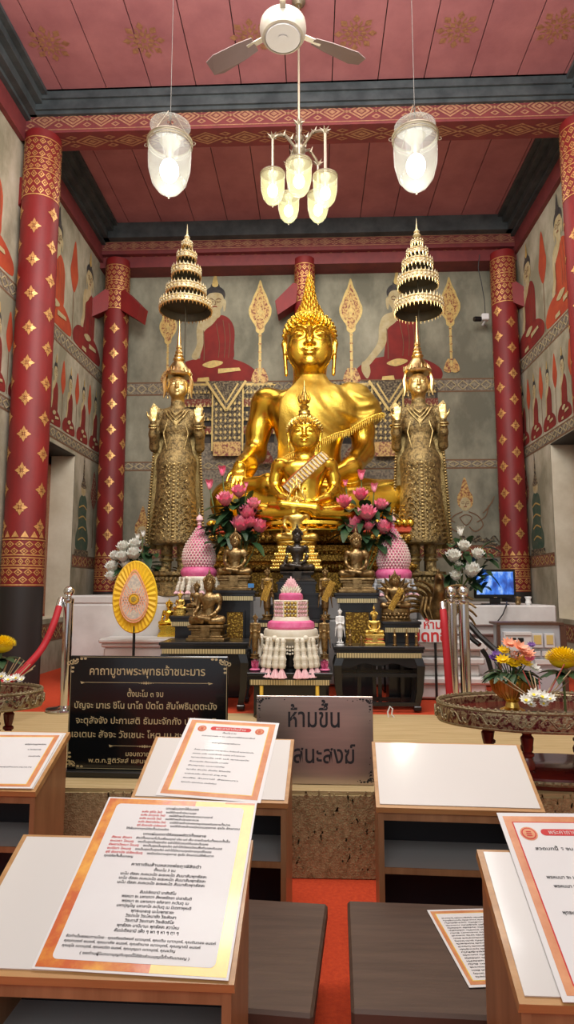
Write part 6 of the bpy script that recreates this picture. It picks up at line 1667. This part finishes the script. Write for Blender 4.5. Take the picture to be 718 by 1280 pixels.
# ================================================================ flowers
random.seed(21)
bouquet('lotus_bouquet','pink lotus bouquet left of the medium golden statue',5.95,[(299,617,9),(282,627,10),(317,632,8),(310,644,11),(302,659,12),(325,661,10),(313,655,8)],[(278,589,5.5),(262,606,5.5),(308,606,3)],'pink_petal',(297,700),1.22,(268,632,322,684),nleaf=95)
bouquet('lotus_bouquet','pink lotus bouquet right of the medium golden statue',5.95,[(451,621,9),(431,630,9),(476,634,8.5),(459,645,11),(445,660,12),(480,662,10),(461,659,7)],[(452,594,5.5),(468,610,5),(432,604,3.5)],'pink_petal',(455,700),1.22,(428,636,480,684),nleaf=95)
bouquet('white_lotus_bouquet','white lotus bouquet behind the yellow fan at left',6.45,[(155,686,8),(169,683,8),(154,698,8),(168,695,9),(145,697,7),(141,711,8),(140,722,7),(158,708,7)],[(172,671,3.6),(179,667,3.6)],'white_petal',(172,742),1.235,(150,690,196,722),nleaf=34)
bouquet('white_lotus_bouquet','white lotus bouquet beside the television at right',6.30,[(580,685,7.5),(597,695,7.5),(567,698,9),(589,716,10.5),(570,722,7),(572,707,5)],[(576,664,5.5)],'white_petal',(578,752),1.145,(560,684,606,742),nleaf=44)
# tray flowers
def mum(mb,c,r,m=0,n=150):
    c=Vector(c); g=PI*(3-5**.5)
    mb.ell(c-Vector((0,0,r*.1)),(r*.8,r*.8,r*.5),14,8,m)
    for i in range(n):
        z=1-(i+.5)/n*1.25; rr=math.sqrt(max(0,1-z*z)); a=i*g; d=Vector((rr*math.cos(a),rr*math.sin(a),z*.62+.02)); p=c+d*r*.72; e=c+d*r*1.06+Vector((0,0,r*.06)); s=d.cross(Vector((0,0,1))); s=s.normalized()*r*.075 if s.length>.01 else Vector((r*.07,0,0))
        mid=(p+e)/2+Vector((0,0,-r*.02)); mb.add([p-s*.6,p+s*.6,mid+s,e,mid-s],[(0,1,2,3,4)],m)
def small_flower(mb,c,r,m,core=None,up=(0,-.5,1)):
    up=Vector(up).normalized(); q=Vector((0,0,1)).rotation_difference(up).to_matrix(); old=mb.T; mb.T=Matrix.Translation(Vector(c))@q.to_4x4()
    for (n,ti,L) in((10,1.35,1.0),(8,1.0,.8)): 
        for i in range(n): petal(mb,(0,0,0),2*PI*i/n+ti,ti,r*L,r*.42,m,curl=.2,cup=.2,n=3)
    mb.ell((0,0,r*.08),(r*.25,r*.25,r*.15),8,5,core if core is not None else m); mb.T=old
zf=.745-.052
# gold bowl with mixed flowers
xb=P(643,862,3.3); yb_=3.34; R=24*yb_/800
t=thing('gold_offering_bowl','ribbed gold footed bowl standing in the right round tray','bowl',(xb.x,yb_,zf)); mb=MB()
mb.lathe([(R*.6,0),(R*.62,.008),(R*.35,.02),(R*.28,.045),(R*.5,.062),(R*.9,.10),(R*1.02,.155),(R*1.06,.16),(R*.98,.165),(R*.8,.11),(0,.08)],40,cap=False)
for i in range(28):
    a=2*PI*i/28; mb.tube([(R*.55*math.cos(a),R*.55*math.sin(a),.066),(R*.92*math.cos(a),R*.92*math.sin(a),.105),(R*1.03*math.cos(a),R*1.03*math.sin(a),.150)],.005,5)
mb.build('bowl','gold_leaf',t)
t=thing('mixed_bouquet','mixed orange, yellow, white and purple flower bouquet in the gold bowl','flowers',(xb.x,yb_,zf+.13)); k=yb_/800
def tp(px,py,dy=0): 
    p=P(px,py,yb_-.04+dy); return (p.x-xb.x,p.y-yb_,p.z-zf-.13)
fl=[(637,806,9,'orange_petal'),(650,811,10,'orange_petal'),(659,818,9,'orange_petal'),(645,822,8,'orange_petal'),(630,814,7,'yellow_petal'),(629,826,8,'yellow_petal'),(642,830,10,'yellow_petal'),(655,829,9,'yellow_petal'),(637,819,8,'white_petal'),(667,836,8,'white_petal'),(621,819,6,'purple_petal'),(616,824,6,'purple_petal'),(665,807,5,'purple_petal'),(663,824,6,'pink_petal')]
for j,(px,py,r,m) in enumerate(fl):
    mb=MB(); small_flower(mb,tp(px,py,-.03+.06*random.random()),r*k*1.25,0,None,(random.uniform(-.4,.4),-.7,1)); mb.build('flower_head',m,t,ang=80)
mb=MB()
for i in range(44):
    a=random.uniform(0,2*PI); leafblade(mb,(math.cos(a)*.05,math.sin(a)*.05,.03+.03*random.random()),(math.cos(a),math.sin(a),.25),.10,.04,0,.5)
for j,(px,py,r,m) in enumerate(fl): mb.tube([(0,0,0),Vector(tp(px,py))*.9],.003,4)
mb.build('leaves','leaf',t,ang=80)
def mumthing(label,px,py,r,y,z0):
    c=P(px,py,y); t=thing('yellow_chrysanthemum',label,'flower',(c.x,y,z0)); mb=MB(); mum(mb,(0,0,c.z-z0),r*y/800,0,230); mb.build('flower_head','yellow_petal',t,ang=80)
    mb=MB(); mb.cyl((0,0,0),(0,0,c.z-z0-.02),.006,n=6); mb.build('stalk','stem',t)
    mb=MB()
    for i in range(12): a=2*PI*i/12; leafblade(mb,(0,0,(c.z-z0)*.72),(math.cos(a),math.sin(a),.1+.2*(i%2)),.13,.05,0,.35)
    mb.build('leaves','leaf',t,ang=80); return t
mumthing('large yellow chrysanthemum in the right round tray, at the picture edge',704,823,20,3.25,zf)
def incense(label,pts,flowers,y,z0):
    b=P(*pts[0],y); t=thing('incense_bundle',label,'incense',(b.x,y,z0))
    for (bx_,by_,tx,ty) in flowers[1]:
        p=P(bx_,by_,y); q=P(tx,ty,y+random.uniform(-.05,.08)); mb=MB(); o=Vector((b.x,y,z0)); mb.tube([p-o,q-o],.0028,5,0); mb.build('incense_stick',random.choice(['incense','incense','incense_red']),t)
    for (px,py,r) in flowers[0]:
        mb=MB(); p=P(px,py,y-.05)-Vector((b.x,y,z0)); small_flower(mb,p,r*y/800*1.2,0,1,(random.uniform(-.3,.3),-.8,1)); mb.build('flower_head',['white_petal','yellow_petal'],t,ang=80)
    mb=MB()
    for i in range(10): a=2*PI*i/10; leafblade(mb,(.0,0,.015),(math.cos(a),math.sin(a),.2),.07,.03,0,.3)
    mb.build('leaves','leaf',t,ang=80); return t
zt=zf
incense('white flowers with a fan of incense sticks in the right round tray',[(672,872)],([(658,876,8),(668,869,8),(678,872,9),(688,874,7),(664,881,6),(680,880,6)],[(662,872,622,848),(664,872,630,846),(668,868,654,838),(670,868,662,840),(672,866,668,846),(676,866,674,848),(684,872,709,846),(688,872,712,851),(686,868,706,830),(690,866,714,838),(682,870,700,840)]),3.18,zt)
zl=ZLT
mumthing('large yellow chrysanthemum in the left round tray, at the picture edge',2,806,17,3.55,zl)
incense('incense sticks and white flowers in the left round tray',[(12,850)],([(2,846,6),(10,850,6),(20,848,6),(27,850,5),(-6,850,6)],[(10,846,25,822),(14,846,30,826),(16,846,34,828),(20,848,38,830),(24,848,44,832),(8,846,20,824),(4,844,10,826),(2,846,8,830),(22,848,41,836)]),3.5,zl)
# ================================================================ right side: TV, meter box, rail, bowl, sign
yt=6.45; a=P(592,712,yt); b=P(645,748,yt); W=(b.x-a.x)/2; H=(a.z-b.z)/2; zc=(a.z+b.z)/2
t=thing('television','small flat television showing a blue picture, on the white plinth at right','television',((a.x+b.x)/2,yt,1.145)); z=zc-1.145
mb=MB(); mb.box((0,0,z),(W,.02,H),bev=.006); mb.build('casing','tv_black',t,smooth=False)
m=bpy.data.materials.new('screen'); m.use_nodes=True; nt=m.node_tree; bs=nt.nodes['Principled BSDF']; tc=nt.nodes.new('ShaderNodeTexCoord'); ns=nt.nodes.new('ShaderNodeTexNoise'); ns.inputs['Scale'].default_value=9; ns.inputs['Detail'].default_value=5; mp=nt.nodes.new('ShaderNodeMapping'); mp.inputs['Scale'].default_value=(1.6,1,.8)
rp=nt.nodes.new('ShaderNodeValToRGB'); els=rp.color_ramp.elements; els[0].position=.36; els[0].color=(.02,.06,.30,1); els[1].position=.52; els[1].color=(.05,.20,.75,1); q=els.new(.62); q.color=(.35,.55,.9,1); q=els.new(.7); q.color=(.45,.30,.55,1)
nt.links.new(tc.outputs['Object'],mp.inputs[0]); nt.links.new(mp.outputs[0],ns.inputs['Vector']); nt.links.new(ns.outputs['Fac'],rp.inputs[0]); nt.links.new(rp.outputs[0],bs.inputs['Emission Color']); bs.inputs['Emission Strength'].default_value=1.1; bs.inputs['Base Color'].default_value=(.01,.01,.02,1); M['screen']=m
mb=MB(); mb.box((0,-.021,z+.008),(W-.022,.002,H-.03)); mb.build('screen','screen',t,smooth=False)
mb=MB(); mb.box((0,.0,(z-H)/2),(.05,.012,(z-H)/2+.01)); mb.box((0,0,.006),(.12,.07,.006),bev=.003); mb.build('stand','tv_black',t,smooth=False)
mb=MB(); mb.box((0,-.0215,z-H+.011),(.016,.0015,.003)); mb.build('badge','steel',t,smooth=False)
for px,lb in((650,'small dark ornament right of the television'),(663,'small pale cup right of the television')):
    x=P(px,752,6.3).x; t=thing('small_cup',lb,'cup',(x,6.35,1.145)); mb=MB(); mb.lathe([(.02,0),(.03,.02),(.022,.05),(.034,.075),(.03,.08),(.0,.03)],14,cap=False); mb.build('cup','bronze' if px==650 else 'white_stone',t)
yt=5.55; a=P(625,781,yt); b=P(703,850,yt); W=(b.x-a.x)/2; zb=ZP; H=a.z-zb
t=thing('meter_cabinet','grey electrical meter cabinet in a dark wooden frame, at lower right','cabinet',((a.x+b.x)/2,yt,zb))
mb=MB(); mb.b2((-W,.0,.0),(W,.2,H)); mb.build('cabinet_body','box_grey',t,smooth=False)
mb=MB(); mb.b2((-W-.03,-.02,H),(W+.03,.22,H+.02)); mb.b2((-W-.025,-.015,0),(-W,.02,H)); mb.b2((W,-.015,0),(W+.05,.02,H)); mb.build('wooden_frame','dark_wood',t,smooth=False)
k=yt/800; cxp=(625+703)/2
def bxp(mb,px0,py0,px1,py1,d0,d1,m=0): 
    mb.b2(((px0-cxp)*k,-d1,H-(py0-781)*k),((px1-cxp)*k,-d0,H-(py1-781)*k),m,bev=.003)
mb=MB(); bxp(mb,631,789,664,812,0,.05); bxp(mb,632,789,663,793,.05,.06); o=mb.build('breaker_cover','box_panel',t,smooth=False)
for q in((638,796,645,804),(647,796,654,804)): mb=MB(); bxp(mb,*q,.0505,.056); mb.build('breaker_window','tv_black',o,smooth=False)
for q in((665,791,678,808),(680,791,692,808)):
    mb=MB(); bxp(mb,*q,0,.03); o=mb.build('meter','box_panel',t,smooth=False); mb=MB(); bxp(mb,q[0]+2,q[1]+2,q[2]-2,q[3]-4,.0305,.034); mb.build('meter_dial','meter_yellow',o,smooth=False)
for i in range(3):
    mb=MB(); bxp(mb,668+i*9,812,675+i*9,818,0,.02); mb.build('switch','box_panel',t,smooth=False)
mb=MB(); bxp(mb,668,822,694,828,0,.02); mb.build('terminal_strip','box_panel',t,smooth=False)
t=thing('power_cable','thin black cable running down the white plinth beside the television','cable',(0,0,0)); mb=MB(); mb.tube([P(634,752,6.32),P(633,758,6.17),P(629,768,6.17),P(623,776,6.17),P(620,790,6.02)],.006,6); mb.build('cable','cable',t)
t=thing('black_handrail','black metal handrail sloping down behind the chrome barrier posts','handrail',(0,0,0)); mb=MB(); mb.tube([P(587,780,5.2),P(600,795,5.1),P(612,806,5.0),P(640,830,4.8),P(668,852,4.7)],.022,8); mb.tube([P(603,812,4.98),P(610,822,4.98),P(618,850,4.98),PZ(618,893,ZP)],.018,8); mb.tube([P(584,790,5.25),P(592,800,5.2),P(600,806,5.15)],.02,8); mb.tube([PZ(672,875,ZP),P(668,852,4.7)],.02,8); mb.build('rail','black_metal',t)
t=thing('brass_pot','small brass pot on the white step beside the red Thai sign','pot',(P(548,803,5.62).x,5.64,.862)); mb=MB(); mb.lathe([(.04,0),(.05,.01),(.025,.03),(.06,.05),(.09,.09),(.095,.12),(.075,.125),(.0,.06)],24,cap=False); mb.build('pot','gold_leaf',t)
a=P(523,775,5.52); b=P(566,803,5.52); W=(b.x-a.x)/2; H=(a.z-b.z)/2
t=thing('gilding_sign','white sign with red Thai lettering behind the black right altar tables','sign',((a.x+b.x)/2,5.53,0)); zc=(a.z+b.z)/2
mb=MB(); mb.box((0,0,zc),(W,.003,H)); mb.build('board','plastic_white',t,smooth=False)
mb=MB(); f=lambda u,v:Vector((u,-.0045,zc+v)); text(mb,'ปิดทอง',-.01,-.085,.13,f,'c',2,.03); text(mb,'ห้าม',-.02,.02,.10,f,'c',2,.02); mb.build('lettering','ink_red',t,smooth=False)
mb=MB(); mb.box((0,.004,(ZP+zc-H)/2),(.01,.003,(zc-H-ZP)/2+.02)); mb.build('post','black_metal',t,smooth=False)
c=P(601,398,8.55); t=thing('security_camera','small white security camera mounted beside the right rear column','camera',(c.x,c.y,c.z)); mb=MB(); mb.box((.06,0,.01),(.05,.05,.045),bev=.01); mb.build('housing','plastic_white',t,smooth=False); mb=MB(); mb.lathe([(.035,0),(.035,.09),(.03,.10)],16,(-.0,0,-.01),ax=(-1,-.3,-.1)); mb.build('lens','tv_black',t); mb=MB(); mb.tube([(.06,0,-.03),(.04,.05,-.07),(.10,.12,-.05),(.12,.22,0)],.014,6); mb.build('bracket','box_panel',t)
t=thing('camera_cable','thin black cable hanging from the beam to the security camera','cable'); mb=MB(); mb.tube([P(600,318,8.4),P(598,335,8.45),P(602,352,8.5),P(606,375,8.52),P(607,392,8.52)],.006,5); mb.build('cable','cable',t)
t=thing('blue_card','small blue card at the foot of the left folded-hands bronze statue','card',(0,0,0)); p=P(313,732,5.5); mb=MB(); mb.box((p.x,5.57,p.z),(.026,.002,.018)); mb.build('card','blue_card',t,smooth=False)
# ================================================================ lamps and ceiling fan
def lantern(label,px,pyt,pyb,y,wpx,mdome,mbulb,group=None,parent=None,chain=True,e=1.0):
    k=y/800; c=P(px,pyb,y); zt=P(px,pyt,y).z; H=zt-c.z; R=wpx/2*y/800*1.04
    t=parent or thing('glass_pendant_lantern',label,'lamp',(c.x,y,c.z),0,group)
    o=Vector((0,0,0)) if not parent else c-parent.location
    mb=MB(); mb.lathe([(.001,0),(R*.12,.004),(R*.16,H*.03),(R*.5,H*.10),(R*.80,H*.25),(R*.97,H*.5),(R*1.0,H*.75),(R*.98,H)],32,o,cap=False); dome=mb.build('glass_dome',mdome,t)
    mb=MB(); mb.ring(o+Vector((0,0,H)),R*1.02,R*.06,32,6); mb.ring(o+Vector((0,0,H*.93)),R*1.03,R*.03,32,6)
    mb.ell(o+Vector((0,0,-.01)),R*.06,8,6); 
    if chain: 
        for i in range(3): a=2*PI*i/3; mb.tube([o+Vector((R*math.cos(a),R*math.sin(a),H)),o+Vector((R*.15*math.cos(a),R*.15*math.sin(a),H+R*1.5))],R*.015,5)
        for s in(-1,1): mb.ring(o+Vector((s*R*1.12,0,H*.96)),R*.08,R*.02,10,4,ax=(0,1,0))
    mb.build('metal_band','lamp_metal',t)
    mb=MB(); mb.ell(o+Vector((0,0,H*.47)),(R*.44,R*.44,R*.55),16,10); mb.build('bulb',mbulb,t)
    mb=MB(); mb.lathe([(R*.18,H*.62),(R*.2,H*.85),(R*.5,H*1.0),(R*.15,H*1.05)],14,o,cap=True); mb.build('socket','lamp_metal',t)
    l=lamp('POINT',(c.x,y,c.z-.16),e,(1,.95,.82),.10,name='lamp_light')
    return t,c,R,H
for px,s,yt_,yb_2 in((211,'left',178,245),(521,'right',171,240)):
    yy_=4.3
    t,c,R,H=lantern('large clear glass pendant lantern hanging at the %s'%s,px,yt_,yb_2,yy_,56,'glass_dome','bulb','large glass pendant lanterns',e=14)
    ztop=P(px,158,yy_).z-c.z
    mb=MB(); mb.lathe([(R*.15,ztop+R*.18),(R*.5,ztop+R*.10),(R*.92,ztop-R*.05),(R*.95,ztop-R*.02),(R*.5,ztop+R*.14),(R*.15,ztop+R*.22)],32,cap=False); mb.build('smoke_shade','glass_plate',t)
    mb=MB(); mb.cyl((0,0,H+R*1.4),(0,0,ZC-c.z),.0022,n=6)
    for i in range(10): mb.ring((0,0,H+R*.4+i*.02),.01,.003,8,4,ax=(1,0,0) if i%2 else (0,1,0))
    mb.build('hanging_rod','rod_dark',t)
# chandelier
yc=5.0; cc=P(374,190,yc); t=thing('chandelier','five-light chandelier with yellow glass lanterns hanging in the centre','lamp',(cc.x,yc,cc.z))
for (px,pt,pb,y,w) in((341,218,257,4.85,31),(374,204,247,4.7,33),(407,221,260,4.8,31),(361,246,279,5.2,27),(398,244,279,5.2,27)):
    lantern('',px,pt,pb,y,w,'glass_yellow','bulb_small',parent=t,chain=False,e=4)
mb=MB()
mb.cyl((0,0,-.02),(0,0,ZC-cc.z-.03),.010,n=8); mb.lathe([(.03,.30),(.045,.32),(.02,.36),(.03,.42),(.015,.46)],12,(0,0,-.2)); mb.ell((0,0,.12),.04,10,8); mb.ell((0,0,.02),(.06,.06,.05),10,8)
mb.build('stem','lamp_metal',t)
for (px,pt,pb,y,w) in((341,218,257,4.85,31),(374,204,247,4.7,33),(407,221,260,4.8,31),(361,246,279,5.2,27),(398,244,279,5.2,27)):
    q=P(px,pt-2,y)-cc; mb=MB(); h=Vector((q.x*.55,q.y*.55,.10)); mb.tube([(0,0,.0),h,Vector((q.x*.85,q.y*.85,.06)),Vector((q.x,q.y,.02)),q],.012,7)
    for i in range(7):
        a=2*PI*i/7; mb.cone(Vector((q.x,q.y,.02)),Vector((q.x+.05*math.cos(a),q.y+.05*math.sin(a),.05)),.016,5)
    for f in(.3,.6): p=Vector((q.x*f,q.y*f,.08)); mb.cone(p,p+Vector((.02,0,.06)),.014,5); mb.cone(p,p+Vector((-.03,0,.04)),.012,5)
    mb.build('arm','lamp_metal',t)
mb=MB(); mb.lathe([(.06,0),(.06,-.02),(.03,-.05)],16,(0,0,ZC-cc.z)); mb.build('ceiling_rose','lamp_metal',t)
# ceiling fan
yf=4.1; c=P(354,40,yf); t=thing('ceiling_fan','ceiling fan with a round pale motor housing, near the top of the picture','fan',(c.x,yf,c.z)); k=yf/800*1.2; R=27*k
mb=MB(); mb.lathe([(0,-.055),(R*.72,-.055),(R*.78,-.045),(R*.80,-.03)],36,cap=False,m=1); mb.lathe([(R*.78,-.05),(R*.88,-.045),(R*.96,-.02),(R,.02),(R*.97,.06),(R*.8,.09),(R*.3,.11),(0,.11)],36,cap=False,m=0); mb.lathe([(R*.24,-.062),(R*.22,-.056)],20,m=1); mb.build('motor_housing',['fan_metal','box_panel'],t)
mb=MB(); mb.cyl((0,0,.1),(0,0,ZC-c.z),.018,n=10); mb.lathe([(.07,ZC-c.z-.001),(.07,ZC-c.z-.05),(.03,ZC-c.z-.09)],18); mb.build('down_rod','fan_metal',t)
for i in range(3):
    a=math.radians(28+i*122); d=Vector((math.cos(a),math.sin(a),0)); s=Vector((-d.y,d.x,0)); mb=MB(); mb.box(d*(R+.05)+Vector((0,0,.03)),(.09,.02,.004),rz=a); mb.build('blade_arm','fan_metal',t,smooth=False)
    mb=MB(); L0,L1=R+.08,.66; pts=[]
    for (l,w) in((L0,.045),(L0+.12,.062),(L1-.08,.075),(L1,.05)): pts.append((l,w))
    top=[d*l+s*w+Vector((0,0,.045)) for l,w in pts]+[d*l-s*w+Vector((0,0,.015)) for l,w in reversed(pts)]
    n=len(top); mb.add(top+[p-Vector((0,0,.006)) for p in top],[tuple(range(n)),tuple(range(2*n-1,n-1,-1))]+[(i_,i_+n,(i_+1)%n+n,(i_+1)%n) for i_ in range(n)]); mb.build('blade','fan_blade',t,smooth=False)
